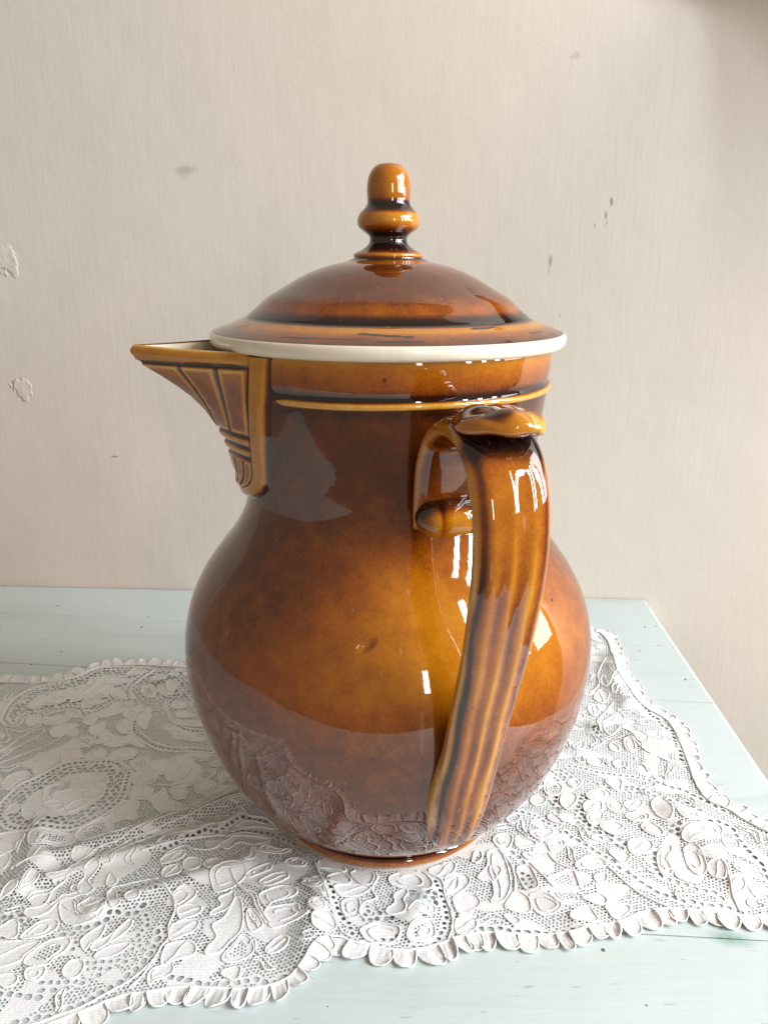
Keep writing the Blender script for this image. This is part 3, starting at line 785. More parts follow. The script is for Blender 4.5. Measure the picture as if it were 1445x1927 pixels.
# ------------------------------------------------------------------ lace cloth
# outlines of the lace pattern on the table plane, in tenths of a millimetre:
# HEAD = line where the scalloped edging is sewn on, R = medallion, S = solid petal, C = cord,
# H / B = row of small / big eyelets, M = patch of open mesh
LACE = """
HEAD -2823,1077 -2654,1177 -2435,1177 -2283,1199 -2142,1274 -2051,1389 -1817,1428 -1465,1389 -1153,1342 -634,1396 127,1516 892,1727 1370,1907 1632,1982 1686,1825 1653,1557 1615,1296 1638,1070 1636,934 1675,835 1754,734 1772,619 1764,486 1746,355 1729,230 1708,92 1706,-6 1721,-87 1792,-144 1845,-241 1923,-333 2033,-463 2031,-641 1879,-819 1678,-868 1572,-874 1497,-862 1424,-849 1264,-834 1131,-852 1010,-906 897,-938 822,-956 724,-973 627,-979 514,-973 392,-970 296,-993 201,-1032 83,-1056 -33,-1045 -150,-1015 -205,-993 -268,-998 -314,-1040 -340,-1107 -385,-1174 -428,-1209 -487,-1231 -563,-1241 -652,-1241 -752,-1236 -847,-1238 -947,-1258 -1046,-1277 -1170,-1338 -1289,-1398 -1392,-1438 -1549,-1480
R -2038,-213 -2064,-106 -2053,-13 -2022,69 -1978,108 -1930,174 -1871,247 -1794,279 -1652,295 -1550,274 -1481,216 -1434,174 -1425,93 -1410,-13 -1420,-97 -1464,-178 -1512,-239 -1571,-298 -1651,-323 -1773,-339 -1897,-323 -1978,-281
R -2439,717 -2462,821 -2466,943 -2431,1064 -2357,1137 -2241,1205 -2141,1267 -2084,1346 -2002,1402 -1774,1402 -1644,1362 -1691,1251 -1729,1100 -1675,943 -1757,929 -1815,841 -1873,781 -1941,755 -1993,821 -2072,841 -2130,808 -2192,768 -2255,768 -2293,742 -2289,654 -2366,641
M -1731,1071 -1706,1190 -1650,1314 -1518,1346 -1379,1282 -1251,1190 -1139,1013 -1158,821 -1238,861 -1304,781 -1385,794 -1474,971 -1598,943 -1642,875
S -1651,1064 -1646,1137 -1603,1145 -1547,1064 -1553,992 -1606,999
S -1493,1115 -1480,1167 -1431,1152 -1409,1108 -1430,1057 -1471,1071
S -1405,902 -1380,943 -1329,929 -1312,888 -1333,841 -1388,861
S -1538,1071 -1523,1130 -1486,1071 -1426,1042 -1476,1006
S -1635,1205 -1614,1267 -1564,1282 -1525,1251 -1532,1190 -1596,1175
C -1431,755 -1427,821 -1396,781 -1362,704 -1294,654 -1224,616 -1123,592
H -1298,641 -1241,604 -1189,586 -1107,582
C -1590,654 -1554,556 -1433,438 -1316,371 -1166,371 -994,354
H -1576,654 -1558,592 -1452,485 -1377,427 -1275,387 -1175,382 -1011,376
C -1552,641 -1483,544 -1386,461 -1282,416 -1174,404 -1022,399
S -1582,742 -1555,794 -1498,768 -1497,691 -1487,604 -1549,654
S -1341,568 -1306,592 -1239,568 -1188,520 -1103,502 -1097,473 -1191,479 -1264,532
S -1386,768 -1330,717 -1241,691 -1147,704 -1133,641 -1229,641 -1321,679
S -1838,604 -1828,654 -1772,691 -1746,592 -1772,532 -1814,556
S -1876,485 -1856,520 -1788,520 -1761,461 -1778,416 -1843,450
S -1752,473 -1728,520 -1685,532 -1660,496 -1689,461 -1734,438
C -1773,382 -1761,461 -1772,532
S -1881,272 -1908,359 -1873,404 -1823,393 -1775,315 -1802,283 -1847,251
S -1769,315 -1723,371 -1669,382 -1644,326 -1684,294 -1742,294
S -1627,315 -1584,382 -1496,393 -1466,337 -1508,283 -1604,283
S -1684,654 -1655,717 -1599,691 -1568,568 -1619,556 -1672,616
S -1619,473 -1584,508 -1558,556 -1450,438 -1453,404 -1533,450 -1599,450
S -1678,768 -1659,821 -1602,794 -1572,717 -1616,704
C -2307,337 -2283,371 -2231,473 -2193,556 -2138,604 -2108,580 -2117,520 -2167,450 -2218,371 -2248,294 -2271,262
C -2251,219 -2228,251 -2139,337 -2033,427 -1976,520 -1950,592 -1904,654 -1863,616
C -2320,450 -2276,485 -2350,604 -2252,568 -2186,604 -2145,654
C -2171,717 -2163,768 -2116,808 -2050,821 -1964,781 -1927,717
S -2153,691 -2125,742 -2072,768 -2006,742 -2010,679 -2067,647 -2124,654
S -2275,717 -2252,762 -2203,762 -2167,691 -2181,641 -2229,641
S -2070,604 -2028,654 -1936,666 -1950,592 -1990,520 -2041,532
S -2285,943 -2233,1013 -2141,985 -2122,915 -2205,888 -2285,841 -2328,875
S -2152,1071 -2131,1115 -2075,1086 -2067,1042 -2113,1028
S -1989,888 -1973,964 -1883,957 -1837,929 -1903,888 -1960,848
S -2074,943 -2025,1028 -1991,1145 -1939,1190 -1911,1130 -1946,1057 -1985,999 -2033,929
S -1916,1190 -1875,1251 -1788,1243 -1761,1205 -1830,1160 -1898,1160
S -1857,1057 -1816,1115 -1750,1071 -1700,1028 -1690,971 -1752,957 -1812,985
S -1478,247 -1449,301 -1394,312 -1363,247 -1380,195 -1421,185
S -1418,174 -1360,190 -1300,154 -1283,93 -1323,59 -1404,64
S -1401,35 -1350,49 -1289,25 -1279,-32 -1317,-65 -1384,-60
S -1413,-83 -1329,-88 -1316,-151 -1349,-213 -1411,-251 -1453,-195
S -1573,-323 -1464,-213 -1405,-273 -1403,-347 -1450,-387 -1521,-403
S -1786,-347 -1600,-339 -1557,-395 -1586,-435 -1673,-435 -1754,-450
S -2125,54 -2118,133 -2043,174 -2009,123 -2055,74 -2083,15
S -2014,195 -1994,269 -1941,328 -1896,279 -1930,205 -1978,154
S -1953,-347 -1877,-331 -1818,-363 -1826,-458 -1891,-481 -1956,-411
S -1832,-97 -1857,-51 -1868,35 -1804,74 -1753,133 -1721,113 -1725,25 -1774,-4 -1821,-23 -1796,-69
S -1829,-106 -1742,-88 -1709,-142 -1760,-160
S -1701,-133 -1662,-79 -1595,-69 -1611,-124 -1664,-169
S -1713,25 -1673,84 -1608,74 -1604,25 -1657,6
S -1640,-42 -1606,15 -1549,6 -1545,-42 -1605,-74
S -1533,-504 -1520,-466 -1439,-466 -1461,-511 -1501,-534
C -1762,-592 -1725,-556 -1662,-541 -1573,-526 -1548,-549
C -1782,-607 -1766,-571 -1714,-556 -1695,-526 -1693,-466 -1668,-473
C -1730,-443 -1728,-395 -1714,-375 -1699,-391 -1706,-435
C -1819,-473 -1836,-411 -1821,-407 -1807,-489
C -1511,-578 -1469,-519 -1417,-450 -1335,-403 -1265,-323 -1174,-256
C -1440,-600 -1397,-511 -1331,-450 -1274,-387 -1158,-314
C -1400,-355 -1341,-347 -1286,-289 -1245,-256
C -1326,-563 -1321,-481 -1273,-427 -1227,-395 -1150,-347
S -1368,-563 -1375,-511 -1353,-481 -1318,-489 -1323,-556
S -1248,144 -1266,237 -1235,290 -1187,247 -1203,185 -1157,231 -1117,195 -1132,123 -1180,93 -1223,93
S -1387,174 -1353,185 -1306,174 -1283,113 -1302,69 -1351,69
S -1344,25 -1312,39 -1281,15 -1274,-32 -1308,-60
S -1066,133 -1027,185 -973,195 -969,144 -1009,98 -1056,88
S -1056,64 -1009,98 -949,74 -945,25 -985,-13 -1035,-4
S -1015,247 -996,279 -958,279 -949,231 -984,221
S -950,144 -925,174 -882,144 -903,93 -922,64
C -1317,59 -1243,54 -1175,49 -1128,84 -1065,74
S -1238,-97 -1236,-42 -1229,25 -1193,-23 -1175,-69 -1189,-106
S -1187,25 -1129,35 -1089,-4 -1088,-60 -1133,-69 -1169,-23
S -1176,312 -1136,334 -1052,301 -1024,290 -1086,279
C -1241,-331 -1215,-306 -1163,-247 -1094,-204 -1024,-160 -955,-97 -885,-32 -808,6
C -1229,-371 -1203,-347 -1135,-289 -1061,-247 -1002,-204 -954,-160 -889,-106 -834,-51 -752,-42
C -1244,-281 -1227,-264 -1162,-187 -1114,-169 -1045,-169
S -1131,-124 -1112,-106 -1080,-142 -1030,-79 -973,-69 -959,-23 -913,-13 -862,35 -818,25 -887,-23 -957,-88 -1026,-151 -1095,-178
H -1014,-151 -963,-115 -924,-79 -863,-23 -819,-4
S -1022,-289 -1021,-247 -987,-247 -932,-264 -897,-213 -818,-204 -886,-264 -938,-289
C -1137,-427 -1092,-347 -971,-339 -925,-298 -839,-273 -771,-213 -715,-200 -619,-230 -551,-314
H -1093,-450 -1061,-427 -1016,-387 -976,-367 -934,-331 -896,-327 -852,-323 -815,-281 -776,-247 -733,-230 -688,-230 -628,-247
C -1198,-481 -1170,-466 -1099,-427 -1005,-387 -922,-363 -814,-347
S -796,-323 -746,-256 -697,-243 -631,-264 -569,-306 -656,-289 -733,-298
H -796,-323 -730,-314 -651,-323 -580,-347 -514,-387 -462,-411
C -811,-363 -733,-331 -647,-347 -576,-379
S -822,-419 -797,-379 -758,-351 -645,-363 -585,-395 -664,-419 -737,-403 -784,-450
S -805,-178 -784,-133 -752,-151 -729,-187 -667,-213 -750,-200
S -632,-450 -604,-419 -534,-450 -469,-450 -519,-481 -608,-466
S -496,-541 -462,-511 -408,-519 -393,-563 -457,-563
C -1097,-534 -1070,-473 -1006,-427 -946,-450 -860,-450 -817,-387
S -982,-549 -965,-511 -909,-519 -893,-571 -923,-600 -961,-592
S -880,-556 -856,-519 -801,-526 -794,-563 -820,-592 -862,-592
S -1094,-526 -1058,-481 -993,-458 -997,-511 -1042,-541 -1076,-556
S -1597,-638 -1517,-616 -1504,-580 -1468,-551 -1399,-536 -1373,-580 -1390,-638 -1395,-666 -1355,-707 -1369,-741 -1402,-747 -1435,-767 -1477,-774 -1492,-813 -1513,-857 -1561,-882 -1603,-864 -1607,-832 -1548,-819 -1534,-780 -1538,-720 -1501,-659 -1511,-645 -1550,-666 -1583,-659
S -1681,-741 -1691,-659 -1678,-616 -1633,-638 -1624,-672 -1650,-720
C -1679,-734 -1680,-672 -1675,-623
C -1455,-727 -1462,-693 -1437,-693 -1409,-741
S -1467,-826 -1475,-780 -1417,-787 -1398,-826 -1362,-870 -1297,-876 -1273,-832 -1271,-793 -1259,-845 -1278,-888 -1344,-919 -1404,-913 -1442,-876
C -1393,-813 -1380,-793 -1347,-761 -1292,-774 -1266,-793 -1266,-838 -1294,-870 -1350,-864 -1388,-826
S -1380,-793 -1346,-764 -1291,-777 -1321,-806 -1358,-813
S -1572,-991 -1548,-937 -1508,-895 -1450,-895 -1433,-937 -1462,-973 -1516,-991
S -1502,-1109 -1485,-1065 -1450,-1014 -1393,-991 -1351,-1002 -1351,-1054 -1381,-1093 -1403,-1131 -1480,-1131
S -1461,-1194 -1473,-1147 -1407,-1141 -1394,-1173 -1413,-1205
S -1675,-1014 -1649,-1008 -1490,-1008 -1476,-1031 -1514,-1082 -1521,-1109 -1588,-1141 -1615,-1141
M -1739,-876 -1628,-864 -1568,-901 -1590,-949 -1632,-985 -1688,-985
C -1288,-741 -1269,-707 -1233,-693 -1139,-666 -1068,-652
C -1125,-663 -1080,-666 -980,-760 -949,-830 -949,-883 -951,-936 -936,-992 -955,-1035 -965,-1089 -981,-1136 -995,-1187 -1031,-1241
C -960,-1054 -968,-1098 -1001,-1157 -1054,-1220 -1106,-1260 -1158,-1300 -1210,-1334 -1265,-1357 -1317,-1385 -1382,-1408 -1477,-1435
B -992,-961 -982,-996 -987,-1031 -996,-1065 -1005,-1098 -1018,-1131 -1040,-1163 -1062,-1194 -1092,-1225 -1134,-1255 -1166,-1290 -1215,-1319 -1261,-1334 -1297,-1362 -1364,-1371 -1419,-1390
S -1281,-747 -1262,-714 -1238,-741 -1223,-787 -1197,-806 -1209,-832 -1233,-832
S -1192,-774 -1167,-741 -1130,-747 -1128,-787 -1169,-800
H -1228,-741 -1198,-754 -1184,-720 -1152,-707 -1108,-700 -1072,-720
H -1097,-741 -1060,-727
B -1395,-973 -1355,-967 -1347,-937 -1309,-937 -1277,-919 -1235,-901 -1230,-857 -1201,-857 -1150,-864 -1110,-851 -1094,-819
H -1065,-870 -1046,-919 -1060,-955 -1073,-991 -1046,-1019 -1075,-1048
B -1374,-1245 -1330,-1245 -1284,-1240
B -1531,-1265 -1474,-1265 -1427,-1275 -1373,-1280
H -1239,-1120 -1209,-1114 -1173,-1114 -1125,-1109 -1088,-1109
H -1225,-1147 -1189,-1147 -1146,-1141
H -1207,-1173 -1175,-1173
H -1386,-1215 -1353,-1210 -1309,-1210 -1269,-1210 -1223,-1215
H -1325,-1048 -1322,-1019 -1311,-996 -1291,-961
S -1327,-1152 -1311,-1109 -1268,-1104 -1245,-1141 -1256,-1184 -1299,-1189
S -1305,-1014 -1291,-973 -1254,-931 -1227,-925 -1227,-967 -1233,-991 -1261,-1019 -1272,-1054
S -1251,-1048 -1246,-1008 -1205,-991 -1165,-937 -1128,-888 -1115,-931 -1150,-985 -1193,-1025 -1226,-1054
S -1223,-1087 -1180,-1037 -1093,-1019 -1116,-1065 -1171,-1093
S -976,-753 -940,-703 -881,-725 -882,-768 -941,-830
S -939,-837 -899,-809 -839,-816 -835,-857 -895,-890 -909,-897
S -940,-936 -898,-900 -831,-900 -830,-948 -882,-986 -928,-1005
S -935,-1035 -866,-1011 -817,-1029 -806,-1077 -869,-1101 -930,-1130
S -970,-1175 -951,-1141 -886,-1130 -879,-1175 -934,-1203 -956,-1225
S -1065,-621 -1055,-575 -997,-560 -978,-614 -1011,-637 -1048,-644
S -832,-621 -783,-560 -704,-560 -667,-614 -704,-689 -782,-732 -813,-689
S -762,-1077 -756,-1035 -734,-986 -764,-926 -730,-890 -705,-830 -691,-760 -658,-795 -634,-936 -672,-1011 -706,-1066
S -786,-870 -781,-843 -746,-809 -770,-768 -727,-739 -709,-718 -696,-760 -711,-823 -748,-850
S -690,-1095 -654,-1023 -628,-974 -584,-999 -564,-1060 -601,-1101 -657,-1118
C -585,-1023 -579,-999 -562,-1011 -555,-1054 -532,-1077
S -628,-850 -605,-830 -553,-897 -553,-936 -585,-955 -611,-923
C -741,-606 -679,-703 -609,-739 -576,-816 -516,-910
C -693,-689 -616,-760 -599,-802 -530,-916
S -666,-621 -633,-583 -571,-544 -554,-583 -616,-621 -647,-637
S -598,-666 -549,-621 -490,-606 -464,-637 -509,-674 -561,-696
S -586,-746 -490,-696 -423,-718 -424,-760 -520,-795 -543,-823
S -542,-830 -413,-809 -393,-850 -354,-877 -497,-936 -529,-883
S -516,-1048 -470,-986 -423,-999 -437,-1048 -493,-1072
S -394,-681 -322,-652 -290,-689 -317,-725 -381,-703
S -354,-816 -311,-795 -280,-830 -305,-870 -347,-843
B -876,-1189 -797,-1203 -741,-1220 -685,-1217 -634,-1214 -557,-1198 -508,-1209 -460,-1214 -425,-1192
S -390,-661 -316,-682 -278,-750 -270,-796 -370,-709
S -356,-809 -318,-792 -263,-831 -259,-853 -328,-853
S -330,-878 -263,-863 -223,-933 -256,-972 -319,-951
C -348,-546 -301,-682 -269,-770 -256,-828 -227,-903 -200,-963 -151,-998
H -284,-661 -266,-709 -248,-756 -232,-809 -220,-847 -198,-891 -163,-927 -156,-975
C 179,-605 248,-661 257,-750 279,-860 277,-939 243,-1016 175,-1050 82,-1056 -10,-1044 -122,-1010
H 222,-675 238,-736 246,-770 253,-802 255,-847 258,-878 246,-909 243,-939 222,-975 216,-998 186,-1027 139,-1039 106,-1039
S -283,-647 -228,-612 -174,-654 -183,-682 -265,-689
S -248,-716 -183,-689 -80,-702 -130,-750 -210,-763
S -208,-796 -134,-770 -131,-872 -184,-884
S -337,-546 -308,-517 -220,-561 -202,-605 -271,-583 -324,-576
C -61,-605 -50,-647 -75,-709 -54,-770 -109,-796 -127,-853 -106,-891
S -176,-612 -114,-590 -66,-619 -81,-682 -132,-675
S 6,-640 75,-605 163,-605 206,-682 183,-730 92,-716 21,-689
S 26,-750 72,-716 92,-730 70,-783 79,-815 69,-860 5,-866 -10,-841 30,-796
S 88,-853 129,-802 188,-815 211,-841 185,-878 112,-860
S 80,-975 115,-915 183,-903 204,-951 188,-993 121,-1010 89,-1004
S 127,-975 147,-951 181,-945 175,-975 146,-987
S -119,-951 -58,-915 14,-927 52,-951 37,-998 -10,-1022 -85,-1010 -109,-981
H -85,-1016 -29,-1004 28,-998 52,-957
M -107,-853 -29,-828 39,-903 -29,-915 -96,-927 -116,-891
M 97,-723 243,-736 238,-815 189,-809 90,-776
H -99,-789 -93,-821 -88,-853
S 195,-590 310,-539 315,-597 259,-647 224,-633
S 263,-675 325,-640 319,-709 274,-723
S 275,-631 355,-617 382,-652 368,-694 301,-755 268,-728
S 295,-768 353,-738 402,-755 411,-807 367,-845 312,-858
S 311,-870 347,-855 380,-864 373,-880 320,-883
S 299,-895 378,-886 389,-914 365,-956 297,-971
S 419,-645 476,-559 486,-477 543,-454 571,-559 568,-687 524,-781 462,-794 482,-755 486,-687 479,-659
C 549,-454 591,-566 584,-714 532,-794 522,-826 556,-833
S 529,-813 582,-728 636,-768 632,-845 563,-845
S 615,-581 676,-566 693,-673 684,-721 633,-721 614,-652
H 636,-617 667,-645 662,-673 673,-701 642,-701 629,-659
S 641,-768 669,-748 727,-761 775,-820 726,-864 660,-852
S 733,-755 774,-728 833,-735 858,-781 827,-807 776,-813
S 761,-638 859,-595 892,-631 881,-701 824,-707 777,-714 739,-673
C 685,-544 737,-659 762,-714 785,-701
C 783,-477 812,-544 873,-581
S 907,-544 971,-500 1032,-515 1042,-566 909,-581
S 724,-318 838,-310 883,-334 790,-383 738,-367
S 788,-395 872,-387 881,-422 806,-469 792,-430
S 664,-477 771,-484 699,-522 664,-507
S 550,-446 594,-442 626,-359 570,-342 526,-383
C 404,-544 422,-477 455,-469 455,-515 419,-552
S 970,-631 1030,-610 1015,-666 972,-666
C 883,-603 886,-680 888,-714 943,-701
B 610,-477 632,-507 651,-541
B 899,-338 916,-363 950,-407 976,-434 999,-454 1015,-473 1042,-496
B 405,-944 481,-944 578,-962 602,-962 696,-968 764,-962 833,-950 868,-944 909,-932
C 267,-741 276,-820 287,-870 271,-944
S 1188,-419 1222,-385 1303,-394 1307,-436 1259,-478 1189,-478
B 1028,-490 1068,-515 1084,-539 1099,-567 1125,-598 1151,-626 1165,-652 1184,-682 1204,-705 1230,-727 1250,-748 1294,-763 1325,-784 1388,-788 1425,-805 1510,-819 1557,-847
B 1299,-478 1292,-503 1278,-543 1274,-575 1272,-598 1280,-626 1324,-660 1372,-682 1408,-705 1485,-734 1515,-766
C 1037,-543 1071,-606 1111,-682 1161,-756 1265,-833
S 1298,-527 1331,-461 1393,-428 1393,-461 1353,-511 1343,-606 1292,-622
C 1317,-583 1348,-591 1354,-606 1363,-645 1433,-682
S 1476,-359 1547,-296 1653,-260 1702,-305 1649,-376 1553,-411 1481,-411
S 1454,-453 1522,-445 1519,-575 1470,-629 1433,-575
S 1512,-486 1599,-445 1652,-486 1635,-543 1571,-543
S 1540,-551 1599,-559 1578,-652 1531,-645 1512,-606
S 1634,-598 1697,-559 1758,-614 1752,-652 1677,-645
S 1513,-185 1565,-161 1612,-204 1592,-242 1527,-251
S 1422,-78 1480,-58 1498,-157 1453,-251 1404,-214 1397,-137
S 1263,-98 1355,-68 1352,-118 1277,-157
S 1101,-278 1163,-251 1215,-305 1154,-350 1101,-323
S 1294,-287 1348,-251 1392,-323 1368,-359 1314,-341
S 1238,-204 1303,-176 1360,-195 1339,-242 1268,-251
C 1604,-575 1588,-682 1569,-756 1563,-847
S 1591,-690 1645,-667 1642,-712 1586,-741
S 1666,-394 1741,-385 1728,-445 1668,-461
M 1240,77 1340,34 1445,-7 1532,-58 1626,-118 1654,-176 1580,-137 1477,-68 1361,-28 1253,3
B 1459,98 1522,66 1568,29 1609,14 1655,-38 1723,-113 1762,-157
M 1422,-305 1508,-269 1458,-376 1419,-350
B 1662,-251 1699,-251 1729,-269 1751,-305 1753,-359 1757,-419 1762,-461 1773,-503 1786,-551 1783,-583 1775,-637
M 869,-74 923,-56 895,-191 860,-175
M 1017,-56 1073,-56 1033,-175 1042,-271 1093,-318 1156,-371 1193,-438 1155,-467 1116,-423 1055,-364 968,-271 975,-191
M 1116,78 1196,78 1282,78 1383,32 1467,-4 1461,-56 1389,-39 1321,14 1225,14 1167,50
M 934,191 1004,191 1063,143 1008,105 936,87
S 869,41 932,68 958,32 934,-30 875,-48 855,-4
S 934,-56 969,-21 1016,-39 1009,-91 950,-158 921,-116
S 1004,87 1056,115 1076,78 1033,14 1000,41
S 1079,-30 1182,23 1210,-39 1155,-82 1088,-82
S 1049,-108 1130,-91 1138,-125 1114,-175 1037,-179
S 1036,-207 1123,-183 1101,-248 1045,-279
S 773,-56 826,-39 853,-74 817,-116 769,-108
S 1096,-264 1164,-248 1206,-287 1141,-333 1090,-310
S 1170,-108 1221,-82 1250,-116 1217,-175 1167,-158
B 901,-333 914,-356 943,-379 953,-401 979,-423 999,-445 1016,-467 1040,-492 1066,-516 1084,-541 1100,-572
H 679,-162 720,-175 765,-195 794,-224 813,-252 854,-283
H 1042,230 1081,220 1115,205 1150,191 1180,172 1246,157 1312,143 1372,129 1408,115 1461,101
C 1257,310 1265,249 1280,240 1273,299 1303,299
C 1369,279 1357,220 1372,210 1392,279
C 1461,249 1475,220 1478,172 1498,200
C 1089,310 1104,269 1140,269 1140,320
S 1109,424 1147,456 1179,435 1151,392 1114,392
S 1165,299 1227,310 1247,269 1213,230 1159,249
S 1324,424 1357,456 1377,392 1346,371
S 1306,269 1363,279 1354,230 1304,220
S 724,-333 794,-295 840,-326 785,-371 734,-364
S 793,-409 841,-371 881,-401 858,-438 806,-445
S 641,-264 678,-232 689,-199 652,-191 614,-232
S 1343,664 1398,723 1480,784 1502,723 1443,676 1372,652
S 1452,618 1523,641 1570,505 1556,440 1513,440 1477,527
C 1401,676 1437,641 1421,572 1361,516 1329,561 1344,629 1401,676
C 1304,561 1312,641 1327,699 1431,845 1481,909
S 1369,973 1435,1067 1479,1026 1461,960 1407,909
C 1355,1026 1449,1149 1478,1292 1569,1474 1608,1505
S 1485,1234 1521,1263 1549,1206 1501,1108 1463,1121
C 1608,1505 1634,1412 1624,1322 1560,1220 1537,1163
S 1337,451 1377,462 1375,387 1335,377 1320,408
S 1424,473 1473,473 1472,387 1421,377
C 1476,484 1512,398 1544,346
S 1133,451 1176,473 1181,419 1141,377
S 1300,858 1360,883 1361,808 1309,759
H 1595,1094 1598,1033 1613,980 1639,896 1671,827 1685,747 1710,723
B 1710,723 1716,623 1748,606 1744,539 1734,484 1730,446 1712,403 1720,346 1704,285 1702,245
M 1264,629 1306,595 1302,505 1263,550
"""
items = []
for ln in LACE.strip().splitlines():
    k, *r = ln.split()
    items.append((k, np.array([[float(a) for a in q.split(',')] for q in r]) * 1e-4))

RIDGES = [  # (polyline m, amplitude m, sigma m): folds of the cloth
    ([(-.165, -.052), (-.122, -.030), (-.083, -.010), (-.066, -.002)], .0030, .0030),
    ([(-.160, -.066), (-.115, -.043), (-.076, -.022)], .0022, .0026),
    ([(-.130, -.085), (-.098, -.068), (-.070, -.056)], .0022, .0035),
    ([(-.176, -.030), (-.171, -.052), (-.170, -.070)], .0032, .0050),
    ([(-.0300, -.070), (-.0330, -.090), (-.0345, -.108)], .0024, .0055),
    ([(.130, .060), (.150, .050), (.166, .040)], .0030, .0045),
    ([(.150, -.020), (.158, -.045), (.164, -.066)], .0026, .0060),
    ([(.165, .150), (.156, .115), (.158, .090)], .0040, .0055),
    ([(-.150, .118), (-.115, .112)], .0025, .006),
    ([(.02, -.070), (.01, -.092)], .0018, .005),
    ([(.070, -.070), (.085, -.092)], .0016, .005),
]
rk = [(RNG.uniform(0, 2 * math.pi), RNG.uniform(60, 260), RNG.uniform(0, 6.28)) for _ in range(14)]
def height(x, y):
    x = np.asarray(x, float); y = np.asarray(y, float)
    h = np.zeros_like(x)
    for a, f, ph in rk:
        h += np.sin((x * math.cos(a) + y * math.sin(a)) * f + ph) * (22. / f)
    h = h * .00045
    for pl, amp, sg in RIDGES:
        pl = catmull(pl, False, 5)
        d2 = np.full(x.shape, 1e9)
        for (ax, ay), (bx, by) in zip(pl[:-1], pl[1:]):
            t = np.clip(((x - ax) * (bx - ax) + (y - ay) * (by - ay)) / ((bx - ax) ** 2 + (by - ay) ** 2), 0, 1)
            d2 = np.minimum(d2, (x - ax - t * (bx - ax)) ** 2 + (y - ay - t * (by - ay)) ** 2)
        h += amp * np.exp(-d2 / (2 * sg * sg))
    r = np.hypot(x, y)
    return np.maximum(h, -.0002) * smoothstep(.060, .078, r) - .0004 - .0002 * (1 - smoothstep(.058, .064, r))

def inside(px, py, poly):
    c = np.zeros(px.shape, bool)
    x0, y0 = poly[:, 0], poly[:, 1]
    x1, y1 = np.roll(x0, -1), np.roll(y0, -1)
    for a, b, cx, d_ in zip(x0, y0, x1, y1):
        if b == d_: continue
        m = ((b > py) != (d_ > py)) & (px < (cx - a) * (py - b) / (d_ - b) + a)
        c ^= m
    return c

head = resample(catmull(next(p for k, p in items if k == 'HEAD'), True, 8), .0050, True)
PITCH = .00046
gx = np.arange(-.262, .205, PITCH); gy = np.arange(-.150, .202, PITCH)
GX, GY = np.meshgrid(gx, gy)
BIG = .002
def hexfield(x, y, pitch, hole, rot=.25, jit=.0):
    ca, sa = math.cos(rot), math.sin(rot)
    u, v = (x * ca + y * sa) / pitch, (-x * sa + y * ca) / (pitch * .866)
    best = np.full(x.shape, 9e9)
    for dv in (-1, 0, 1):
        row = np.floor(v + .5) + dv
        off = np.where(row % 2 == 0, 0, .5)
        col = np.floor(u - off + .5)
        jx = (np.sin(row * 12.9 + col * 78.2) * 43758.5) % 1 - .5
        jy = (np.sin(row * 39.3 + col * 11.1) * 24634.6) % 1 - .5
        dx = (u - off - col - jx * jit) * pitch; dy = (v - row - jy * jit) * pitch * .866
        best = np.minimum(best, np.hypot(dx, dy))
    return best - hole
nm = np.zeros(GX.shape)
for a, f_, ph in ((.3, 190, 0.), (1.5, 230, 1.), (2.4, 170, 2.), (.9, 300, 4.), (2.0, 330, 5.)):
    nm += np.sin((GX * math.cos(a) + GY * math.sin(a)) * f_ + ph + 1.5 * np.sin(GX * 90 + GY * 70))
sdf = np.where(nm > -1.0, hexfield(GX, GY, .00178, .00060, .25, .25), .002)
raised = np.zeros(GX.shape, np.float32)
cords, holes = [], []       # cords: (polyline, radius); holes: (x, y, rx, ry, rot)
def sub(poly, pad=0.0):
    i0, i1 = np.searchsorted(gx, [poly[:, 0].min() - pad, poly[:, 0].max() + pad])
    j0, j1 = np.searchsorted(gy, [poly[:, 1].min() - pad, poly[:, 1].max() + pad])
    return slice(j0, j1), slice(i0, i1)
def seg_dist(x, y, pl):
    d2 = np.full(x.shape, 1e9)
    for (ax, ay), (bx, by) in zip(pl, np.roll(pl, -1, 0)):
        l2 = (bx - ax) ** 2 + (by - ay) ** 2
        if l2 == 0: continue
        t = np.clip(((x - ax) * (bx - ax) + (y - ay) * (by - ay)) / l2, 0, 1)
        d2 = np.minimum(d2, (x - ax - t * (bx - ax)) ** 2 + (y - ay - t * (by - ay)) ** 2)
    return np.sqrt(d2)
def solid(poly, up=.00004):
    sl = sub(poly, .001)
    if 0 in sdf[sl].shape: return
    m = inside(GX[sl], GY[sl], poly)
    sdf[sl] = np.where(m, BIG, sdf[sl]); raised[sl] = np.where(m, up, raised[sl])
def eyelets(pl, step, rx, ry):
    P = resample(pl, step)
    T = np.gradient(P, axis=0)
    for (x, y), (tx, ty) in zip(P, T):
        k = RNG.uniform(.8, 1.15)
        holes.append((x + RNG.normal(0, .0002), y + RNG.normal(0, .0002), rx * k, ry * RNG.uniform(.85, 1.15), math.atan2(ty, tx) + RNG.normal(0, .25)))
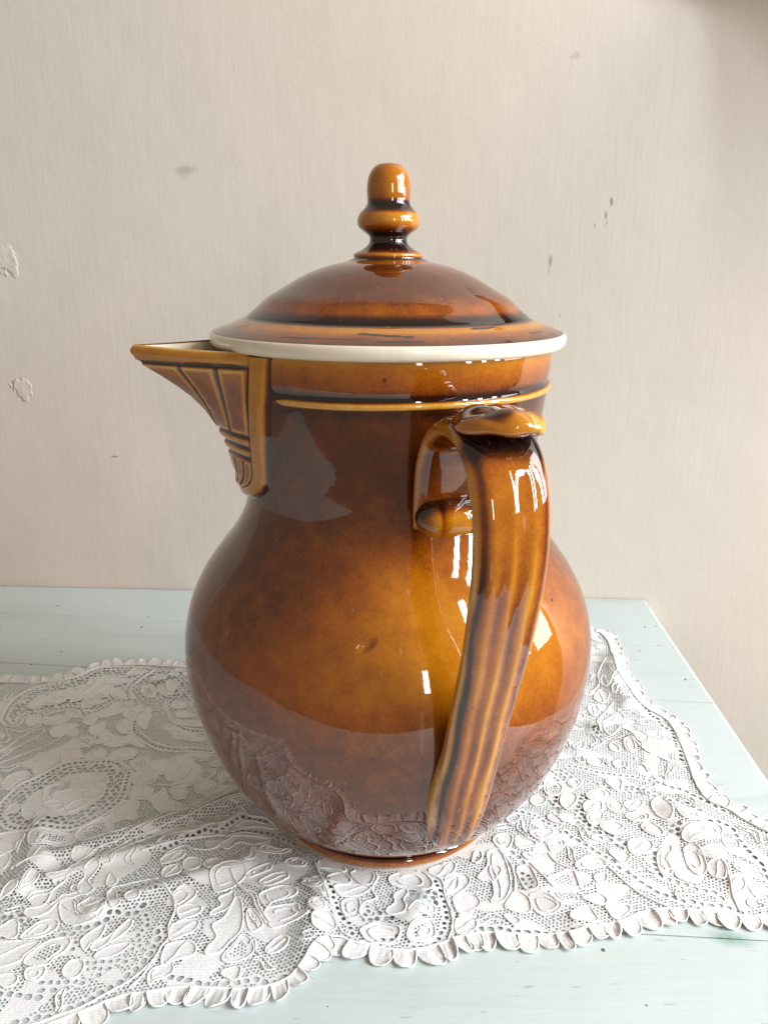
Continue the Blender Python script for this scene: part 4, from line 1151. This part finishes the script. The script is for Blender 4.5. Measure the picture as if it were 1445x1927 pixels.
# medallions first, then mesh, petals, cords
for k, P in items:
    if k == 'R':
        ring = resample(catmull(P, True, 6), .0022, True)
        sl = sub(ring, .001)
        x, y = GX[sl], GY[sl]
        m = inside(x, y, ring); dd = seg_dist(x, y, ring)
        hx = hexfield(x, y, .0036, .00135, .1, .35)
        v = np.where(m, np.where((dd > .0048) & (dd < .0125), hx, BIG), sdf[sl])
        sdf[sl] = v
        cords.append((np.vstack([ring, ring[:1]]), .00055))
        cen = ring.mean(0)
        ins = []
        Tn = np.roll(ring, -1, 0) - np.roll(ring, 1, 0); Tn /= np.linalg.norm(Tn, axis=1)[:, None]
        nn = np.stack([-Tn[:, 1], Tn[:, 0]], 1)
        area2 = np.sum(ring[:, 0] * np.roll(ring[:, 1], -1) - np.roll(ring[:, 0], -1) * ring[:, 1])
        if area2 < 0: nn = -nn
        eyelets(np.vstack([ring + nn * .0024, (ring + nn * .0024)[:1]]), .0031, .0011, .00085)
for k, P in items:
    if k == 'M':
        pl = resample(catmull(P, True, 6), .002, True); sl = sub(pl, .001)
        m = inside(GX[sl], GY[sl], pl)
        sdf[sl] = np.where(m, hexfield(GX[sl], GY[sl], .0034, .00128, .1, .35), sdf[sl])
cs = []
for k, P in items:
    if k == 'S':
        pl = resample(catmull(P, True, 6), .0011, True)
        solid(pl); cords.append((np.vstack([pl, pl[:2]]), .00042)); cs.append(pl)
        ext = np.ptp(pl, axis=0).max(); cen_ = pl.mean(0); q_ = RNG.random()
        if ext > .008 and q_ < .45:
            inn_ = (pl - cen_) * RNG.uniform(.50, .66) + cen_ + RNG.normal(0, .0004, 2)
            k0 = RNG.integers(0, len(inn_)); inn_ = np.roll(inn_, k0, 0)[:int(len(inn_) * RNG.uniform(.55, .95))]
            if len(inn_) > 4: cords.append((resample(inn_, .0011), .00036))
        elif ext > .007 and q_ < .75:
            k0 = np.argmax(((pl - cen_) ** 2).sum(1)); tip_ = pl[k0]
            v0 = (tip_ - cen_); s0 = np.linspace(-.75, .8, 9)[:, None]
            vein = cen_ + v0 * s0 + np.array([-v0[1], v0[0]]) * (.12 * np.sin(s0 * 3))
            cords.append((resample(vein, .0011), .00036))
        if RNG.random() < .16:
            inner = (pl - pl.mean(0)) * .62 + pl.mean(0); sl = sub(inner)
            if 0 not in sdf[sl].shape: sdf[sl] = np.where(inside(GX[sl], GY[sl], inner), hexfield(GX[sl], GY[sl], .0017, .00050, .6, .2), sdf[sl])
    elif k == 'C':
        pl = resample(catmull(P, False, 6), .0011)
        cords.append((pl, .00052)); cs.append(pl)
    elif k == 'H':
        pl = catmull(P, False, 6); eyelets(pl, .0031, .00118, .00092); cs.append(resample(pl, .002))
    elif k == 'B':
        pl = catmull(P, False, 6); eyelets(pl, .0040, .00158, .00118); cs.append(resample(pl, .002))
    elif k == 'R':
        cs.append(resample(catmull(P, True, 6), .002, True))
# fill the ground between the traced motifs with more small petals
pts = np.vstack(cs + [head])
tries = 0
cand = np.stack([RNG.uniform(-.26, .2, 3200), RNG.uniform(-.15, .195, 3200)], 1)
cand = cand[inside(cand[:, 0], cand[:, 1], head)]
for c_ in cand:
    if np.hypot(*c_) < .056: continue
    dmin = np.sqrt(((pts - c_) ** 2).sum(1).min())
    if dmin < .0046: continue
    a = min(dmin * .92, .0062) * RNG.uniform(.85, 1.1); rot = RNG.uniform(0, 6.28); kind = RNG.integers(1, 6)
    t = np.linspace(0, 2 * math.pi, 16, endpoint=False)
    if kind == 0: rr = np.stack([a * np.cos(t), a * .62 * np.sin(t)], 1)
    elif kind == 1: rr = np.stack([a * np.cos(t), a * .5 * np.sin(t) * (1 + .6 * np.cos(t))], 1)
    elif kind >= 3:
        # a short wavy pair of cords, now and then a curl
        if kind == 5 and RNG.random() < .4:
            q = np.linspace(0, 6.5, 22); ra = a * (1 - .10 * q)
            ln_ = [np.stack([ra * np.cos(q + rot), ra * .7 * np.sin(q + rot)], 1) + c_]
        else:
            q = np.linspace(-1, 1, 12); am = a * RNG.uniform(.15, .4); ph = RNG.uniform(0, 6)
            ln_ = []
            for o_ in (-.32, .32):
                w_ = np.stack([q * a * 1.25, am * np.sin(q * 3 + ph) + o_ * a * (1 - .6 * q * q)], 1)
                ln_.append(w_ @ np.array([[math.cos(rot), math.sin(rot)], [-math.sin(rot), math.cos(rot)]]) + c_)
        for pl in ln_:
            cords.append((resample(pl, .0011), .00040)); pts = np.vstack([pts, pl])
        continue
    else: rr = np.stack([a * np.cos(t) * (1 + .18 * np.cos(3 * t)), a * .8 * np.sin(t) * (1 + .18 * np.cos(3 * t))], 1)
    ca, sa = math.cos(rot), math.sin(rot)
    pl = rr @ np.array([[ca, sa], [-sa, ca]]) + c_
    pl = resample(catmull(pl, True, 4), .0011, True)
    solid(pl); cords.append((np.vstack([pl, pl[:2]]), .00040)); pts = np.vstack([pts, pl])
for (x, y, rx, ry, rot) in holes:
    i0, i1 = np.searchsorted(gx, [x - .004, x + .004]); j0, j1 = np.searchsorted(gy, [y - .004, y + .004])
    if i0 == i1 or j0 == j1: continue
    X, Y = GX[j0:j1, i0:i1] - x, GY[j0:j1, i0:i1] - y
    ca, sa = math.cos(rot), math.sin(rot)
    u, v = (X * ca + Y * sa) / rx, (-X * sa + Y * ca) / ry
    dd = (np.sqrt(u * u + v * v) - 1) * min(rx, ry)
    # a frame of plain cloth round each eyelet so that net does not eat into it
    cur = sdf[j0:j1, i0:i1]
    cur = np.where((dd < .0009) & (cur < .0006), .0006, cur)
    sdf[j0:j1, i0:i1] = np.minimum(cur, dd)
# outer boundary, and nothing deep under the jug's foot
hm = inside(GX, GY, head)
sdf = np.where(hm, sdf, -BIG)
near_foot = np.hypot(GX, GY) < .0595
sdf = np.where(near_foot & hm, BIG, sdf)
# keep only what can be seen (frame plus a margin)
dep = (GY + .36996) * .9547 + .27449 * .2976
up_ = (GY + .36996) * .2976 - .27449 * .9547
PXv = 722.5 + 1500 * (GX + .0018) / dep
PYv = 963.5 - 1500 * up_ / dep
sdf = np.where((PXv > -110) & (PXv < 1560) & (PYv < 2010), sdf, -BIG)
ZG = height(GX, GY) + raised

def cut_sheet(sdf, X, Y, Z):
    """marching triangles: keep the part of the sheet where sdf > 0, cut cleanly along sdf = 0"""
    ny, nx = sdf.shape
    idx = np.arange(ny * nx).reshape(ny, nx)
    a, b, c, d = idx[:-1, :-1].ravel(), idx[:-1, 1:].ravel(), idx[1:, 1:].ravel(), idx[1:, :-1].ravel()
    T = np.vstack([np.stack([a, b, c], 1), np.stack([a, c, d], 1)])
    S = sdf.ravel()
    pos = S[T] > 0
    n = pos.sum(1)
    full = T[n == 3]
    keys, tris = [], []
    NV = ny * nx
    def edge(p, q):
        lo, hi = np.minimum(p, q), np.maximum(p, q)
        return lo.astype(np.int64) * NV + hi
    m1 = n == 1; t1 = T[m1]; p1 = pos[m1]
    k = np.argmax(p1, 1); r = np.arange(len(t1))
    A, B, C_ = t1[r, k], t1[r, (k + 1) % 3], t1[r, (k + 2) % 3]
    e1a, e1b = edge(A, B), edge(A, C_)
    m2 = n == 2; t2 = T[m2]; p2 = pos[m2]
    k = np.argmin(p2, 1); r = np.arange(len(t2))
    Q, U, W = t2[r, k], t2[r, (k + 1) % 3], t2[r, (k + 2) % 3]
    e2a, e2b = edge(U, Q), edge(W, Q)
    ek, inv = np.unique(np.concatenate([e1a, e1b, e2a, e2b]), return_inverse=True)
    lo, hi = ek // NV, ek % NV
    t = S[lo] / (S[lo] - S[hi])
    G = np.stack([X.ravel(), Y.ravel(), Z.ravel()], 1)
    E = G[lo] + (G[hi] - G[lo]) * t[:, None]
    n1_, n2_ = len(e1a), len(e2a)
    i1a, i1b = NV + inv[:n1_], NV + inv[n1_:2 * n1_]
    i2a, i2b = NV + inv[2 * n1_:2 * n1_ + n2_], NV + inv[2 * n1_ + n2_:]
    TT = np.vstack([full, np.stack([A, i1a, i1b], 1), np.stack([U, W, i2b], 1), np.stack([U, i2b, i2a], 1)])
    V = np.vstack([G, E])
    used, inv2 = np.unique(TT, return_inverse=True)
    return V[used], inv2.reshape(-1, 3)

cloth = empty('lace_cloth', (0, 0, 0))
tag(cloth, 'white scalloped lace cloth with raised paisley cords spread under the brown jug', 'lace cloth')
V_, T_ = cut_sheet(sdf, GX, GY, ZG)
tri_obj('lace_ground', V_, T_, MAT_STITCH, cloth)

def tubes(curves, zoff=.00020, sides=6):
    VV, TT, base = [], [], 0
    ang = np.arange(sides) * 2 * math.pi / sides
    for pl, rad in curves:
        n = len(pl)
        if n < 3: continue
        px = 722.5 + 1500 * (pl[:, 0] + .0018) / ((pl[:, 1] + .36996) * .9547 + .0817)
        if px.max() < -110 or px.min() > 1560: continue
        t = np.gradient(pl, axis=0); t /= np.linalg.norm(t, axis=1)[:, None] + 1e-12
        nn = np.stack([-t[:, 1], t[:, 0]], 1)
        wob = RNG.normal(0, .00009, n); wob = np.convolve(np.pad(wob, 1, 'edge'), [.25, .5, .25], 'valid')
        c = pl + nn * wob[:, None]
        r = rad * (1 + RNG.normal(0, .10, n))
        z = height(c[:, 0], c[:, 1]) + zoff + RNG.normal(0, .00006, n)
        ring = np.zeros((n, sides, 3))
        for k, a in enumerate(ang):
            ring[:, k, :2] = c + nn * (r * math.cos(a))[:, None]
            ring[:, k, 2] = z + r * .80 * math.sin(a)
        VV.append(ring.reshape(-1, 3))
        i = np.arange(n - 1)[:, None] * sides + np.arange(sides)[None]
        j = np.arange(n - 1)[:, None] * sides + (np.arange(sides)[None] + 1) % sides
        q = np.stack([i, j, j + sides, i + sides], -1).reshape(-1, 4) + base
        TT.append(q[:, [0, 1, 2]]); TT.append(q[:, [0, 2, 3]])
        base += n * sides
    return np.vstack(VV), np.vstack(TT)
vis = []
for pl, rad in cords:
    # stop the cords at the foot of the jug and at the edging
    keep = (np.hypot(pl[:, 0], pl[:, 1]) > .0612) & inside(pl[:, 0], pl[:, 1], head)
    run = []
    for p_, k_ in zip(pl, keep):
        if k_: run.append(p_)
        else:
            if len(run) > 3: vis.append((np.array(run), rad))
            run = []
    if len(run) > 3: vis.append((np.array(run), rad))
V_, T_ = tubes(vis)
tag(tri_obj('cord_outline', V_, T_, MAT_COTTON, cloth), kind='stuff')
V_, T_ = tubes([(resample(np.vstack([head, head[:1]]), .0012), .00062)], .0004)
tri_obj('heading_cord', V_, T_, MAT_COTTON, cloth)

# scalloped edging: every scallop its own little puckered flap
HS = resample(np.vstack([head, head[:1]]), .0005)
hl = len(HS) * .0005
area2 = np.sum(HS[:-1, 0] * HS[1:, 1] - HS[1:, 0] * HS[:-1, 1])
s_ = 0.0
def scallop(i0, i1):
    A, B = HS[i0], HS[min(i1, len(HS) - 1)]
    c = (A + B) / 2; t = B - A; L = np.linalg.norm(t); t /= L
    out = np.array([t[1], -t[0]]) * (1 if area2 > 0 else -1)
    px = 722.5 + 1500 * (c[0] + .0018) / ((c[1] + .36996) * .9547 + .0817)
    if px < -140 or px > 1600 or c[1] < -.160: return
    dep = RNG.uniform(.0072, .0104); W = L * .5 * RNG.uniform(1.00, 1.08)
    lift = RNG.uniform(-.0005, .0007); ph = RNG.uniform(0, 6.28); pk = RNG.uniform(.00015, .00050); skew = RNG.normal(0, .16)
    tw = RNG.normal(0, .0004)
    NU, NV_ = 20, 8
    V, F = [], []
    h0 = float(height(np.array([c[0]]), np.array([c[1]]))[0])
    def pt(u, v):
        # v runs from the sewn line out to a rounded lobe
        a_ = u * math.pi / 2
        bx = W * math.copysign(abs(math.sin(a_)) ** .75, u); by = dep * max(math.cos(a_), 0) ** .62
        x = c + t * (u * W * (1 - v) + bx * v + skew * dep * v * v * math.cos(a_)) + out * (by * v)
        vv = v * math.cos(a_) ** .5 if abs(u) < 1 else 0
        z = h0 * (1 - .6 * vv) + lift * vv ** 1.6 + pk * (math.sin(u * 5.2 + ph) * (.2 + v) + .7 * math.sin(u * 11 + 2 * ph) * (1 - v) * v * 2) + tw * u * v + .0002
        return (x[0], x[1], z)
    for i in range(NV_ + 1):
        for j in range(NU + 1):
            V.append(pt(-1 + 2 * j / NU, i / NV_))
    for i in range(NV_):
        for j in range(NU):
            a = i * (NU + 1) + j
            F.append((a, a + 1, a + NU + 2, a + NU + 1))
    # corded rim of the scallop
    rimp = [pt(u, .97) for u in np.sin(np.linspace(-1.45, 1.45, 30))]
    rimp = np.array(rimp); base = len(V)
    tt = np.gradient(rimp, axis=0); tt /= np.linalg.norm(tt, axis=1)[:, None] + 1e-12
    nn = np.stack([-tt[:, 1], tt[:, 0], 0 * tt[:, 0]], 1); nn /= np.linalg.norm(nn, axis=1)[:, None] + 1e-12
    for k in range(len(rimp)):
        r = .00034 * (1 + RNG.normal(0, .20))
        for a in range(6):
            q = rimp[k] + nn[k] * (r * math.cos(a * math.pi / 3)) + np.array([0, 0, .00025 + r * math.sin(a * math.pi / 3)])
            V.append(tuple(q))
    for k in range(len(rimp) - 1):
        for a in range(6):
            F.append((base + k * 6 + a, base + k * 6 + (a + 1) % 6, base + (k + 1) * 6 + (a + 1) % 6, base + (k + 1) * 6 + a))
    so = mesh_obj('scallop', V, F, MAT_STITCH, cloth)
    so.data.materials.append(MAT_COTTON)
    mi = np.zeros(len(F), np.int32); mi[NU * NV_:] = 1
    so.data.polygons.foreach_set('material_index', mi)
i = 0
while i < len(HS) - 12:
    n = int(RNG.uniform(.0062, .0108) / .0005)
    scallop(i, i + n); i += n
